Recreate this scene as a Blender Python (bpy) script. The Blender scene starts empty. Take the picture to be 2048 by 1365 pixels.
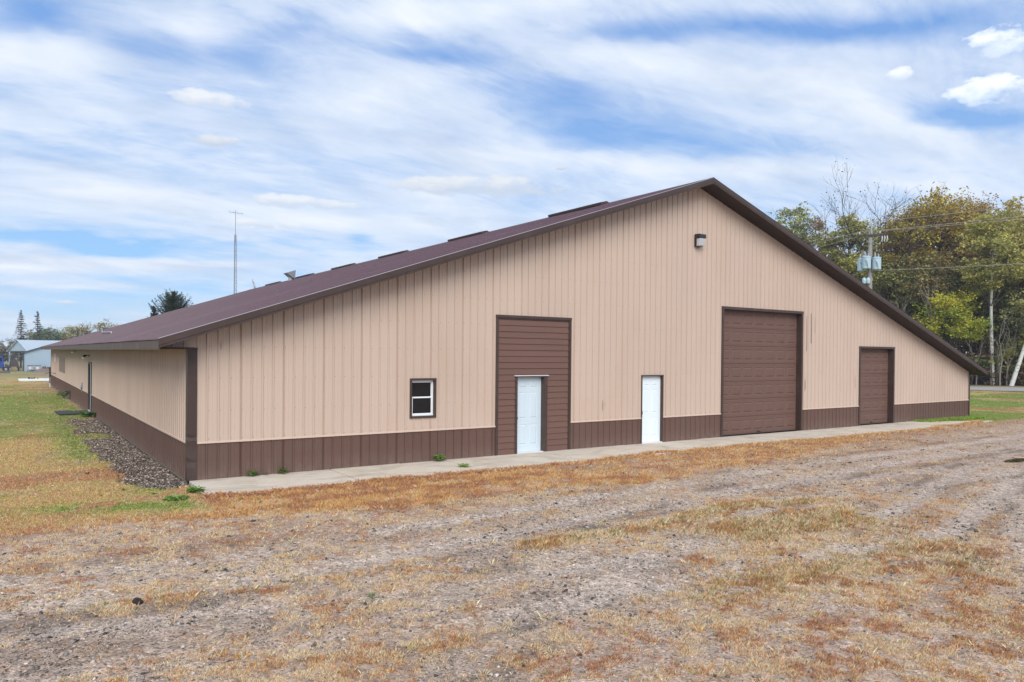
import bpy, math, random
import numpy as np
from mathutils import Vector, Matrix

R = math.radians
random.seed(7)
rng = np.random.default_rng(11)
scene = bpy.context.scene
COL = scene.collection

# ------------------------------------------------------------------ camera
yaw, pit, rol = R(34.69586), R(.32986), R(.53081)
fw = Vector((math.sin(yaw)*math.cos(pit), math.cos(yaw)*math.cos(pit), -math.sin(pit)))
rt = Vector((math.cos(yaw), -math.sin(yaw), 0))
up = rt.cross(fw)
r2 = rt*math.cos(rol) + up*math.sin(rol)
u2 = -rt*math.sin(rol) + up*math.cos(rol)
camd = bpy.data.cameras.new('camera')
cam = bpy.data.objects.new('camera', camd)
COL.objects.link(cam)
m = Matrix(((r2.x, u2.x, -fw.x, -3.1763), (r2.y, u2.y, -fw.y, -16.7003), (r2.z, u2.z, -fw.z, 2.72095), (0, 0, 0, 1)))
cam.matrix_world = m
camd.sensor_width = 36
camd.lens = 1501.286/2048*36
camd.shift_x = -20.06/2048
camd.shift_y = 35.07/2048
camd.clip_start = .1
camd.clip_end = 6000
scene.camera = cam

# ------------------------------------------------------------------ light and exposure
SUN_EL, SUN_AZ = 38, 207          # azimuth clockwise from +y
scene.view_settings.view_transform = 'Standard'
scene.view_settings.look = 'None'
scene.view_settings.gamma = 1
scene.view_settings.use_curve_mapping = False
scene.view_settings.exposure = 1.0
sund = bpy.data.lights.new('sun', 'SUN')
sund.energy = 1.5
sund.angle = R(42)
sund.color = (1, .965, .91)
sun = bpy.data.objects.new('sun', sund)
COL.objects.link(sun)
az, el = R(SUN_AZ), R(SUN_EL)
sv = Vector((math.sin(az)*math.cos(el), math.cos(az)*math.cos(el), math.sin(el)))
sun.rotation_euler = sv.to_track_quat('Z', 'Y').to_euler()
sun.location = sv*60

world = bpy.data.worlds.new('World')
scene.world = world
world.use_nodes = True
wt = world.node_tree
wt.nodes.clear()


class NT:
    """small helper for building node trees"""
    def __init__(s, t): s.t = t
    def n(s, kind, **kw):
        nd = s.t.nodes.new(kind)
        for k, v in kw.items(): setattr(nd, k, v)
        return nd
    def put(s, sock, v):
        if v is None: return
        if isinstance(v, bpy.types.NodeSocket): s.t.links.new(v, sock)
        else:
            if isinstance(v, (tuple, list)) and len(v) == 3 and sock.type == 'RGBA': v = (*v, 1)
            sock.default_value = v
    def m(s, op, a, b=None, c=None, clamp=False):
        nd = s.n('ShaderNodeMath', operation=op); nd.use_clamp = clamp
        s.put(nd.inputs[0], a); s.put(nd.inputs[1], b); s.put(nd.inputs[2], c)
        return nd.outputs[0]
    def mix(s, f, a, b, blend='MIX'):
        nd = s.n('ShaderNodeMixRGB', blend_type=blend)
        s.put(nd.inputs[0], f); s.put(nd.inputs[1], a); s.put(nd.inputs[2], b)
        return nd.outputs[0]
    def ramp(s, f, pts):
        nd = s.n('ShaderNodeValToRGB')
        e = nd.color_ramp.elements
        while len(e) < len(pts): e.new(.5)
        for i, (p, c) in enumerate(pts):
            e[i].position = p
            e[i].color = (c, c, c, 1) if not isinstance(c, (tuple, list)) else (*c, 1)
        s.put(nd.inputs[0], f)
        return nd.outputs[0]
    def noise(s, vec, scale, detail=4, rough=.5, dist=0, out=0):
        nd = s.n('ShaderNodeTexNoise')
        s.put(nd.inputs['Vector'], vec); nd.inputs['Scale'].default_value = scale
        nd.inputs['Detail'].default_value = detail; nd.inputs['Roughness'].default_value = rough
        nd.inputs['Distortion'].default_value = dist
        return nd.outputs[out]
    def vmap(s, vec, scale=(1, 1, 1), rot=(0, 0, 0), loc=(0, 0, 0)):
        nd = s.n('ShaderNodeMapping')
        s.put(nd.inputs[0], vec); nd.inputs['Scale'].default_value = scale
        nd.inputs['Rotation'].default_value = rot; nd.inputs['Location'].default_value = loc
        return nd.outputs[0]


def build_sky():
    N = NT(wt)
    d = N.n('ShaderNodeTexCoord').outputs['Generated']
    sky = N.n('ShaderNodeTexSky', sky_type='NISHITA')
    sky.sun_disc = False
    sky.sun_elevation = R(SUN_EL); sky.sun_rotation = R(SUN_AZ)
    sky.air_density = 1.0; sky.dust_density = .6; sky.ozone_density = 2.5
    sep = N.n('ShaderNodeSeparateXYZ'); N.put(sep.inputs[0], d)
    x, y, z = sep.outputs
    a = N.m('ARCTAN2', x, y)                     # azimuth, clockwise from +y
    e = N.m('ARCSINE', z)
    zz = N.m('MAXIMUM', z, 0.0)
    k = N.m('DIVIDE', 1.0, N.m('ADD', zz, .16))
    px_, py_ = N.m('MULTIPLY', x, k), N.m('MULTIPLY', y, k)
    cmb = N.n('ShaderNodeCombineXYZ'); N.put(cmb.inputs[0], px_); N.put(cmb.inputs[1], py_)
    p = cmb.outputs[0]
    # wisps drawn out along one wind direction
    q = N.vmap(p, scale=(.65, 1.35, 1), rot=(0, 0, R(28)))
    n1 = N.noise(q, 1.15, 7, .58, 1.5)
    n2 = N.noise(N.vmap(p, scale=(.7, 1.3, 1), rot=(0, 0, R(-12)), loc=(3.1, 1.7, 0)), 3.2, 7, .6, .6)
    n3 = N.noise(N.vmap(p, scale=(1, 1, 1), loc=(7, 2, 0)), .55, 3, .5, .3)
    v = N.m('ADD', N.m('MULTIPLY', n1, .62), N.m('MULTIPLY', n2, .30))
    v = N.m('ADD', v, N.m('MULTIPLY', n3, .16))
    n4 = N.noise(N.vmap(p, scale=(.8, 2.0, 1), rot=(0, 0, R(12)), loc=(2, 9, 0)), 4.2, 8, .66, 2.2)
    v = N.m('ADD', v, N.m('MULTIPLY', N.m('SUBTRACT', n4, .5), .20))
    # broad banks and gaps: (azimuth deg, elevation deg, half width, half height, slant, amount)
    U = [(1.4, 20.4, 3, 1.24, 0.12, -0.26), (8.2, 19.9, 5.4, 1.19, 0.05, -0.2), (2.7, 18.5, 3.7, 1.15, 0.09, 0.22), (1.4, 16.5, 3.6, 0.64, 0.13, -0.12), (16.7, 21.5, 4.6, 1.39, 0.35, -0.2),
         (11.3, 21.4, 1.3, 2.66, -0.22, 0.12), (19.8, 22.5, 5.8, 0.78, 0.41, 0.1), (29, 21.7, 4.2, 0.81, -0, -0.22), (24.6, 19.3, 3.4, 1.65, 0.33, 0.12), (37.4, 19, 4.9, 2.01, -0.27, -0.13),
         (38.9, 16.3, 6.7, 1.22, -0.1, -0.15), (44.1, 23.1, 10.6, 0.88, -0, -0.2), (59.6, 22, 9.2, 1.03, -0.13, -0.26), (49.6, 20.2, 10.1, 0.9, -0.21, 0.22), (58.1, 16.5, 7.8, 0.9, -0.39, 0.24),
         (49.7, 15.2, 7.8, 0.85, -0.09, -0.18), (65.9, 15.5, 3.5, 0.66, -0.15, -0.34), (64.2, 18.8, 5.4, 0.65, -0.16, 0.06), (42.4, 14.1, 20.4, 0.78, -0.05, 0.16), (29, 24.4, 9.9, 0.78, 0.13, 0.18),
         (21.7, 14.4, 11.2, 0.69, -0.01, -0.07), (2.5, 12.1, 5.8, 0.77, 0.14, -0.08), (3.8, 15, 7.9, 0.91, 0.16, 0.12), (8.3, 10.2, 17.1, 1.15, 0.07, 0.12), (64.3, 11.3, 6.7, 0.7, -0.1, 0.12),
         (4.2, 7.1, 10.2, 0.42, 0.06, -0.36), (9.2, 6.9, 6.5, 0.47, -0.04, -0.16), (22.4, 8.6, 1.6, 0.54, 0.04, -0.26), (5.3, 5.8, 10.4, 0.43, 0.04, 0.22), (6.8, 3.4, 10.7, 1.17, 0.04, -0.16),
         (2.5, 4.1, 5.8, 0.29, 0.03, 0.12), (18.9, 9.3, 7.3, 0.89, 0.05, 0.1), (0.6, 13.2, 1.6, 0.54, 0.16, -0.08), (18.8, 16.6, 5.4, 0.67, -0.01, 0.08)]
    wob = N.m('MULTIPLY', N.m('SUBTRACT', N.noise(p, 1.6, 4, .55), .5), R(3.6))
    e2 = N.m('ADD', e, wob)
    a2 = N.m('ADD', a, N.m('MULTIPLY', wob, 2.5))
    for (a0, e0, sa, se, sl, am) in U:
        da = N.m('SUBTRACT', a2, R(a0))
        de = N.m('SUBTRACT', N.m('SUBTRACT', e2, R(e0)), N.m('MULTIPLY', da, sl))
        u = N.m('ADD', N.m('POWER', N.m('DIVIDE', da, R(sa)), 2), N.m('POWER', N.m('DIVIDE', de, R(se)), 2))
        g = N.m('MULTIPLY', N.m('EXPONENT', N.m('MULTIPLY', u, -1.0)), am)
        v = N.m('ADD', v, g)
    cov = N.ramp(v, [(.27, .0), (.42, .34), (.54, .72), (.70, 1)])
    # blue of the open sky, whiter towards the horizon
    blue = N.mix(1, sky.outputs[0], (.055, .060, .070), 'MULTIPLY')
    hz = N.ramp(e, [(0, (.46, .55, .62)), (.035, (.33, .50, .66)), (.08, (.22, .405, .635)), (.20, (.185, .325, .55)), (.34, (.13, .25, .49)), (.7, (.08, .18, .40))])
    bl = N.mix(.94, blue, hz)
    shade = N.ramp(N.noise(N.vmap(p, scale=(.8, 1.5, 1), loc=(1, 5, 0)), 2.4, 5, .55, .4), [(.3, (.37, .43, .535)), (.5, (.47, .52, .60)), (.72, (.555, .585, .63))])
    c = N.mix(cov, bl, shade)
    # a few small low cumulus: bright tops, grey-blue bases
    pn = N.noise(N.vmap(d, scale=(1, 1, 1.9)), 26, 6, .62)
    for (a0, e0, sa, se, br) in [(66, 16.9, 2.5, 0.85, 1.22), (67, 19.6, 2.0, 0.9, 1.2), (61.1, 18.6, 0.9, 0.45, 1.1), (12, 17.1, 2.8, 0.57, 0.97), (12.8, 14.5, 2.3, 0.4, 0.88),
         (30.8, 12.6, 6.5, 0.72, 0.92), (37.5, 13.9, 0.5, 0.14, 0.85), (18.1, 10.8, 3.9, 0.49, 0.97), (15.7, 9.1, 2.1, 0.35, 0.97), (3.6, 3.1, 0.7, 0.13, 1)]:
        da = N.m('DIVIDE', N.m('SUBTRACT', a, R(a0)), R(sa)); de = N.m('DIVIDE', N.m('SUBTRACT', e, R(e0)), R(se))
        u = N.m('SUBTRACT', 1.0, N.m('ADD', N.m('POWER', da, 2), N.m('POWER', de, 2)))
        u = N.m('ADD', u, N.m('MULTIPLY', N.m('SUBTRACT', pn, .5), 5.0))
        msk = N.ramp(u, [(.0, 0), (.35, .55), (1, .9)])
        top = N.ramp(N.m('ADD', N.m('MULTIPLY', de, .35), N.m('MULTIPLY', pn, 1.0)), [(.35, (.40*br, .455*br, .545*br)), (.75, (.555*br, .575*br, .605*br))])
        c = N.mix(msk, c, top)
    bg = N.n('ShaderNodeBackground'); N.put(bg.inputs[0], c); bg.inputs[1].default_value = .86
    out = N.n('ShaderNodeOutputWorld'); wt.links.new(bg.outputs[0], out.inputs[0])


build_sky()


# ------------------------------------------------------------------ helpers
def vnoise(x, y, s, seed=0):
    """smooth value noise, vectorised"""
    x = np.asarray(x, float)/s; y = np.asarray(y, float)/s
    xi, yi = np.floor(x).astype(np.int64), np.floor(y).astype(np.int64)
    fx, fy = x-xi, y-yi
    fx = fx*fx*(3-2*fx); fy = fy*fy*(3-2*fy)
    def h(a, b):
        n = (a*374761393 + b*668265263 + seed*1274126177) & 0xffffffff
        n = ((n ^ (n >> 13))*1274126177) & 0xffffffff
        return ((n ^ (n >> 16)) & 0xffff)/65535.
    return (h(xi, yi)*(1-fx)+h(xi+1, yi)*fx)*(1-fy)+(h(xi, yi+1)*(1-fx)+h(xi+1, yi+1)*fx)*fy

def fbm(x, y, s, seed=0, o=4, g=.5):
    r = 0; a = 1; t = 0
    for i in range(o):
        r = r+a*vnoise(x, y, s, seed+i*17); t += a; a *= g; s *= .5
    return r/t

def sstep(a, b, x):
    t = np.clip((np.asarray(x, float)-a)/(b-a), 0, 1)
    return t*t*(3-2*t)

def tagit(o, label=None, cat=None, group=None, kind=None):
    if label: o['label'] = label
    if cat: o['category'] = cat
    if group: o['group'] = group
    if kind: o['kind'] = kind
    return o

def link(name, me, parent=None, loc=None):
    o = bpy.data.objects.new(name, me)
    COL.objects.link(o)
    if parent is not None: o.parent = parent
    if loc is not None: o.location = loc
    return o

def empty(name, loc=(0, 0, 0), rz=0, label=None, cat=None, group=None):
    o = bpy.data.objects.new(name, None); COL.objects.link(o)
    o.location = loc; o.rotation_euler = (0, 0, rz); o.empty_display_size = .3
    return tagit(o, label, cat, group)

def np_mesh(name, V, F, mat, cols=None, smooth=False):
    """F: (n,k) array of same-size polygons"""
    V = np.asarray(V, np.float32); F = np.asarray(F, np.int32)
    me = bpy.data.meshes.new(name)
    k = F.shape[1]
    me.vertices.add(len(V)); me.vertices.foreach_set('co', V.ravel())
    me.loops.add(F.size); me.loops.foreach_set('vertex_index', F.ravel())
    me.polygons.add(len(F)); me.polygons.foreach_set('loop_start', np.arange(0, F.size, k, dtype=np.int32))
    if smooth: me.polygons.foreach_set('use_smooth', np.ones(len(F), bool))
    me.update(calc_edges=True)
    if cols is not None:
        c = np.ones((len(V), 4), np.float32); c[:, :cols.shape[1]] = cols
        at = me.color_attributes.new('Col', 'FLOAT_COLOR', 'POINT')
        at.data.foreach_set('color', c.ravel())
    if mat: me.materials.append(mat)
    return me


class MB:
    def __init__(s): s.v = []; s.f = []
    def add(s, vs, fs):
        b = len(s.v); s.v += [tuple(p) for p in vs]; s.f += [tuple(b+i for i in f) for f in fs]; return s
    def box(s, x0, x1, y0, y1, z0, z1):
        return s.add([(x0, y0, z0), (x1, y0, z0), (x1, y1, z0), (x0, y1, z0), (x0, y0, z1), (x1, y0, z1), (x1, y1, z1), (x0, y1, z1)],
                     [(0, 3, 2, 1), (4, 5, 6, 7), (0, 1, 5, 4), (1, 2, 6, 5), (2, 3, 7, 6), (3, 0, 4, 7)])
    def cbox(s, x0, x1, y0, y1, z0, z1, b=.004):
        """box with small chamfers all round its vertical and top edges"""
        def ring(z, i): return [(x0+b+i, y0+i, z), (x1-b-i, y0+i, z), (x1-i, y0+b+i, z), (x1-i, y1-b-i, z), (x1-b-i, y1-i, z), (x0+b+i, y1-i, z), (x0+i, y1-b-i, z), (x0+i, y0+b+i, z)]
        r = ring(z0, 0)+ring(z1-b, 0)+ring(z1, b)
        f = [tuple(range(7, -1, -1)), tuple(range(16, 24))]
        for k in (0, 8):
            for i in range(8): f.append((k+i, k+(i+1) % 8, k+8+(i+1) % 8, k+8+i))
        return s.add(r, f)
    def tube(s, pts, rad, n=8, cap=True):
        pts = [Vector(p) for p in pts]
        if not isinstance(rad, (list, tuple)): rad = [rad]*len(pts)
        b = len(s.v); prev = None
        for i, p in enumerate(pts):
            t = (pts[min(i+1, len(pts)-1)]-pts[max(i-1, 0)]).normalized()
            if prev is None: prev = t.orthogonal().normalized()
            prev = (prev-t*prev.dot(t)).normalized(); w = t.cross(prev)
            for k in range(n):
                a = 2*math.pi*k/n
                s.v.append(tuple(p+(prev*math.cos(a)+w*math.sin(a))*rad[i]))
        for i in range(len(pts)-1):
            for k in range(n):
                s.f.append((b+i*n+k, b+i*n+(k+1) % n, b+(i+1)*n+(k+1) % n, b+(i+1)*n+k))
        if cap:
            s.f.append(tuple(b+k for k in range(n-1, -1, -1)))
            s.f.append(tuple(b+(len(pts)-1)*n+k for k in range(n)))
        return s
    def lathe(s, c, prof, n=14):
        """prof: (r, z) pairs round a vertical axis"""
        b = len(s.v)
        for r_, z in prof:
            for k in range(n):
                a = 2*math.pi*k/n
                s.v.append((c[0]+r_*math.cos(a), c[1]+r_*math.sin(a), c[2]+z))
        for i in range(len(prof)-1):
            for k in range(n): s.f.append((b+i*n+k, b+i*n+(k+1) % n, b+(i+1)*n+(k+1) % n, b+(i+1)*n+k))
        s.f.append(tuple(b+k for k in range(n-1, -1, -1)))
        s.f.append(tuple(b+(len(prof)-1)*n+k for k in range(n)))
        return s
    def prism(s, poly, axis, a, b_):
        """poly 2D points swept along axis 'x','y','z' from a to b_"""
        def P(p, t): return {'x': (t, p[0], p[1]), 'y': (p[0], t, p[1]), 'z': (p[0], p[1], t)}[axis]
        n = len(poly)
        return s.add([P(p, a) for p in poly]+[P(p, b_) for p in poly],
                     [tuple(range(n-1, -1, -1)), tuple(range(n, 2*n))]+[(i, (i+1) % n, n+(i+1) % n, n+i) for i in range(n)])
    def mesh(s, name, mat, smooth=False, recalc=True):
        me = bpy.data.meshes.new(name)
        me.from_pydata(s.v, [], s.f); me.update()
        if recalc:
            import bmesh
            bm = bmesh.new(); bm.from_mesh(me); bmesh.ops.recalc_face_normals(bm, faces=bm.faces); bm.to_mesh(me); bm.free()
        if smooth:
            me.polygons.foreach_set('use_smooth', np.ones(len(me.polygons), bool))
        if mat: me.materials.append(mat)
        return me
    def build(s, name, mat, parent=None, loc=None, smooth=False, recalc=True):
        return link(name, s.mesh(name, mat, smooth, recalc), parent, loc)


# ------------------------------------------------------------------ materials
MT = {}

def material(name, rough=.5, metal=0, spec=.5):
    mt = bpy.data.materials.new(name); mt.use_nodes = True
    MT[name] = mt
    N = NT(mt.node_tree)
    b = mt.node_tree.nodes['Principled BSDF']
    b.inputs['Roughness'].default_value = rough; b.inputs['Metallic'].default_value = metal
    b.inputs['Specular IOR Level'].default_value = spec
    return mt, N, b

PANELTONE = {'tan_painted_steel', 'brown_painted_steel', 'brown_lap_siding', 'purple_brown_roof_steel', 'pale_concrete'}

def noisy(name, col, rough=.5, var=.12, scale=3., fine=60., bump=0., metal=0, spec=.5, stretch=(1, 1, 1), tint=None, tamt=0):
    """painted or plain surface with broad weathering and a fine grain"""
    mt, N, b = material(name, rough, metal, spec)
    tc = N.n('ShaderNodeTexCoord').outputs['Object']
    geo = N.n('ShaderNodeNewGeometry').outputs['Position']
    q = N.vmap(geo, scale=stretch)
    n1 = N.noise(q, scale, 5, .6, .3); n2 = N.noise(q, fine, 3, .6)
    f = N.m('ADD', N.m('MULTIPLY', N.m('SUBTRACT', n1, .5), var*2.4), N.m('MULTIPLY', N.m('SUBTRACT', n2, .5), var*1.2))
    f = N.m('ADD', f, 1.0)
    if name in PANELTONE:
        f = N.m('ADD', f, N.m('MULTIPLY', N.m('SUBTRACT', N.n('ShaderNodeObjectInfo').outputs['Random'], .5), .05))
    c = N.mix(1, col, N.n('ShaderNodeCombineColor').outputs[0], 'MULTIPLY')
    cc = c.node.inputs[2].links[0].from_node
    for i in range(3): N.put(cc.inputs[i], f)
    if tint:
        c = N.mix(N.m('MULTIPLY', N.ramp(N.noise(N.vmap(geo, scale=stretch, loc=(5, 3, 9)), scale*.7, 6, .65, .5), [(.48, 0), (.7, 1)]), tamt), c, tint)
    if name == 'brown_painted_steel':
        sz = N.n('ShaderNodeSeparateXYZ'); N.put(sz.inputs[0], geo)
        dirt = N.m('MULTIPLY', N.ramp(sz.outputs[2], [(.0, 1), (.16, .45), (.42, 0)]), N.ramp(N.noise(geo, 5, 6, .7), [(.35, .1), (.7, .9)]))
        c = N.mix(N.m('MULTIPLY', dirt, .55), c, (.27, .21, .17))
    N.put(b.inputs['Base Color'], c)
    N.put(b.inputs['Roughness'], N.m('ADD', N.m('MULTIPLY', N.m('SUBTRACT', n1, .5), .25), rough, clamp=True))
    if bump:
        bp = N.n('ShaderNodeBump'); bp.inputs['Strength'].default_value = bump; bp.inputs['Distance'].default_value = .01
        N.put(bp.inputs['Height'], n2); N.put(b.inputs['Normal'], bp.outputs[0])
    return mt

TAN = noisy('tan_painted_steel', (.540, .418, .336), .5, .045, .8, 30, stretch=(1, 1, .35), tint=(.47, .33, .235), tamt=.35)
TANTRIM = noisy('tan_trim', (.60, .455, .37), .4, .04)
BRN = noisy('brown_painted_steel', (.128, .073, .057), .55, .10, 1.2, 40, spec=.3, stretch=(1, 1, .5), tint=(.13, .088, .073), tamt=.5)
BRNTRIM = noisy('brown_trim', (.062, .039, .033), .45, .10, 2, 30, spec=.35, tint=(.10, .073, .065), tamt=.4)
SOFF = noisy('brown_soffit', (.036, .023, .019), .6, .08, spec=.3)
LAP = noisy('brown_lap_siding', (.152, .084, .065), .65, .10, 2, 90, .3, spec=.3, stretch=(.25, 1, 1))
GAR = noisy('brown_garage_steel', (.148, .084, .066), .55, .06, 1.5, 120, .25, spec=.3)
ROOF = noisy('purple_brown_roof_steel', (.090, .043, .058), .42, .14, .35, 18, spec=.4, tint=(.12, .072, .086), tamt=.5)
FASC = noisy('weathered_grey_brown_fascia', (.105, .080, .066), .75, .16, 2.2, 30, tint=(.16, .13, .11), tamt=.6)
WHT = noisy('white_door_paint', (.60, .70, .76), .38, .04, 1.4, 20)
WHT2 = noisy('bright_white_door_paint', (.74, .82, .86), .35, .03, 1.4, 20)
VIN = noisy('white_vinyl', (.80, .82, .83), .35, .03)
ALU = noisy('pale_aluminium', (.70, .66, .66), .35, .05)
DARK = noisy('dark_interior', (.02, .017, .015), .8, .1)
BLK = noisy('dark_bronze_housing', (.025, .020, .020), .4, .1)
KNOB = noisy('dark_hardware', (.05, .04, .035), .3, .1, metal=.8)
GALV = noisy('galvanised_steel', (.38, .40, .42), .45, .15, 6, 40, metal=.3)
XFMR = noisy('pale_blue_grey_enamel', (.42, .56, .62), .4, .06, 4)
WOODP = noisy('weathered_pole_wood', (.26, .24, .22), .8, .2, 3, 50, .3, stretch=(3, 3, .3))
PORC = noisy('porcelain', (.6, .6, .6), .25, .05)
WIRE = noisy('aluminium_wire', (.42, .36, .32), .5, .1)
TYRE = noisy('black_rubber', (.02, .02, .02), .8, .2)
BLUE = noisy('blue_truck_paint', (.015, .06, .30), .3, .08)
SHEDW = noisy('pale_blue_shed_steel', (.33, .43, .52), .5, .07, .4, 6)
SHEDR = noisy('pale_shed_roof', (.44, .52, .57), .4, .06, .3, 4)
SHEDT = noisy('dark_shed_trim', (.05, .06, .08), .5, .1)
MACH = noisy('dark_brown_machine_paint', (.07, .055, .05), .6, .2)
YELM = noisy('dull_yellow_machine_paint', (.40, .30, .16), .6, .15)
REDD = noisy('dull_red_drum_paint', (.16, .06, .05), .6, .2)
BLUD = noisy('blue_drum_plastic', (.04, .12, .32), .5, .1)
RUBB = noisy('dark_rubber_mat', (.045, .045, .048), .75, .15, 3, 60, .3)
WHITEP = noisy('white_post_paint', (.70, .72, .70), .5, .05)
DIRT = noisy('dark_soil_clod', (.03, .022, .018), .95, .3, 8, 60, .8)

def conc_mat():
    mt, N, b = material('pale_concrete', .85)
    g = N.n('ShaderNodeNewGeometry').outputs['Position']
    a = N.noise(g, 1.1, 6, .62, .6); f = N.noise(g, 45, 4, .65); c3 = N.noise(N.vmap(g, scale=(.5, 2.5, 1)), 2.0, 5, .6, .8)
    c = N.ramp(a, [(.3, (.50, .425, .325)), (.5, (.66, .575, .46)), (.7, (.72, .64, .53))])
    c = N.mix(N.ramp(c3, [(.52, 0), (.72, .55)]), c, (.27, .235, .195))
    c = N.mix(N.m('MULTIPLY', N.ramp(f, [(.4, 0), (.7, 1)]), .35), c, (.33, .30, .27))
    N.put(b.inputs['Base Color'], c)
    bp = N.n('ShaderNodeBump'); bp.inputs['Strength'].default_value = .35; bp.inputs['Distance'].default_value = .008
    N.put(bp.inputs['Height'], f); N.put(b.inputs['Normal'], bp.outputs[0])
    return mt
CONC = conc_mat()

def attr_mat(name, rough=.9, translucent=0., gain=1.):
    mt, N, b = material(name, rough, spec=.2)
    at = N.n('ShaderNodeAttribute'); at.attribute_name = 'Col'
    c = at.outputs['Color']
    g = N.n('ShaderNodeNewGeometry')
    ri = N.m('ADD', N.m('MULTIPLY', g.outputs['Random Per Island'], .5), .75)
    cc = N.n('ShaderNodeCombineColor')
    for i in range(3): N.put(cc.inputs[i], ri)
    c = N.mix(1, c, cc.outputs[0], 'MULTIPLY')
    N.put(b.inputs['Base Color'], c)
    if translucent:
        tr = N.n('ShaderNodeBsdfTranslucent'); N.put(tr.inputs[0], c)
        mx = N.n('ShaderNodeMixShader'); mx.inputs[0].default_value = translucent
        out = [n for n in mt.node_tree.nodes if n.type == 'OUTPUT_MATERIAL'][0]
        mt.node_tree.links.new(b.outputs[0], mx.inputs[1]); mt.node_tree.links.new(tr.outputs[0], mx.inputs[2])
        mt.node_tree.links.new(mx.outputs[0], out.inputs[0])
    return mt
GRASS = attr_mat('grass_blades', .8, .25)
LEAF = attr_mat('leaves', .7, .3)
STONE = attr_mat('stones', .85)
BARK = noisy('grey_brown_bark', (.085, .068, .055), .9, .3, 6, 40, .4, stretch=(1, 1, .3))
BARKD = noisy('dark_bark', (.055, .042, .036), .9, .3, 6, 40, .4, stretch=(1, 1, .3))
BARKP = noisy('pale_thin_bark', (.26, .23, .19), .9, .2, 6, 40)

def aspen_mat():
    mt, N, b = material('white_aspen_bark', .8)
    g = N.n('ShaderNodeNewGeometry').outputs['Position']
    q = N.vmap(g, scale=(1, 1, 2.2))
    n = N.noise(q, 2.6, 4, .7, .4)
    c = N.mix(N.ramp(n, [(.56, 0), (.64, 1)]), (.62, .62, .57), (.06, .05, .04))
    N.put(b.inputs['Base Color'], c)
    return mt
ASPEN = aspen_mat()

def glass_mat():
    mt, N, b = material('window_glass', .06)
    b.inputs['Base Color'].default_value = (.02, .02, .022, 1)
    b.inputs['Transmission Weight'].default_value = .55
    b.inputs['IOR'].default_value = 1.45
    return mt
GLASS = glass_mat()

def lens_mat():
    mt, N, b = material('prismatic_lamp_glass', .25)
    b.inputs['Base Color'].default_value = (.72, .74, .76, 1)
    b.inputs['Transmission Weight'].default_value = .25
    return mt
LENS = lens_mat()


# ------------------------------------------------------------------ terrain and ground colours
def pdist(x, y, pts):
    """distance to a polyline and parameter-free"""
    d = np.full(np.shape(x), 1e9)
    for (ax, ay), (bx, by) in zip(pts[:-1], pts[1:]):
        vx, vy = bx-ax, by-ay
        t = np.clip(((x-ax)*vx+(y-ay)*vy)/(vx*vx+vy*vy), 0, 1)
        d = np.minimum(d, np.hypot(x-ax-t*vx, y-ay-t*vy))
    return d

TRACK = [(60, -3.5), (25, -5.7), (15.3, -5.7), (8.9, -6.15), (3.8, -6.5), (.1, -7.0), (-3.2, -6.7), (-9, -6)]
TRACK2 = [(60, -9), (25, -8.2), (17, -8.2), (12.5, -9.4), (9.2, -10.3), (5.4, -9.95), (3, -9.8), (.5, -9.6), (-3, -8.6), (-8, -8)]
TRACK3 = [(17, -8.4), (13, -10.2), (9.5, -11.8), (6, -13.6)]
TRACK4 = [(40, -6.0), (24, -7.3), (15, -8.0), (9, -7.2), (4, -8.9), (0, -10.4), (-4, -10.2)]
GOLD = [(3.0, -8.15), (5.4, -8.1), (7.6, -7.85), (9.5, -8.3)]
BANDB = [(3.6, -10.75), (5.9, -10.8), (8.0, -10.95), (7.2, -12.0)]
BANDC = [(-2.6, -7.6), (-1, -7.55), (.6, -7.9)]

def strip_edge(x):
    return np.interp(x, [-3, -.5, 3.5, 9.4, 13, 16.2, 24.5, 40, 70], [-3.6, -3.95, -4.9, -5.3, -4.6, -3.9, -3.45, -2.2, -1])

def hgt(x, y, fine=True):
    x = np.asarray(x, float); y = np.asarray(y, float)
    z = .10*(fbm(x, y, 9, 3, 3)-.5)*sstep(6, 30, np.hypot(x-14, np.minimum(y+3, 0)))
    d1 = pdist(x, y, TRACK); d2 = pdist(x, y, TRACK2)
    z = z-.035*np.exp(-((d1-.55)/.22)**2)-.03*np.exp(-((d2-.6)/.22)**2)
    z = z+.03*np.exp(-(pdist(x, y, GOLD)/.35)**2)
    if fine: z = z+.028*(fbm(x, y, .5, 9, 3)-.5)
    z = z-2.15*sstep(75, 175, y)*sstep(90, 20, x)
    # far land gently rolling, never above the eye
    z = z+1.2*sstep(200, 700, np.hypot(x, y))*(fbm(x, y, 260, 5, 3)-.9)
    z = z-.05*np.exp(-(((x-19.95)/1.3)**2+((y+7.75)/.62)**2))
    foot = sstep(-.15, .12, x)*sstep(33.9, 33.5, x)*sstep(-1.95, -1.75, y)*sstep(53.4, 53.1, y)
    foot = foot*np.where((x > 29.6) & (y < 0), 0, 1)
    z = z*(1-sstep(-2.6, -1.9, y)*sstep(-1.6, -.2, x)*sstep(36, 32, x)*sstep(56, 54, y))
    return z-.16*foot

def mixc(a, b, t):
    t = np.clip(t, 0, 1)[..., None]
    return a*(1-t)+np.array(b)*t

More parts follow.
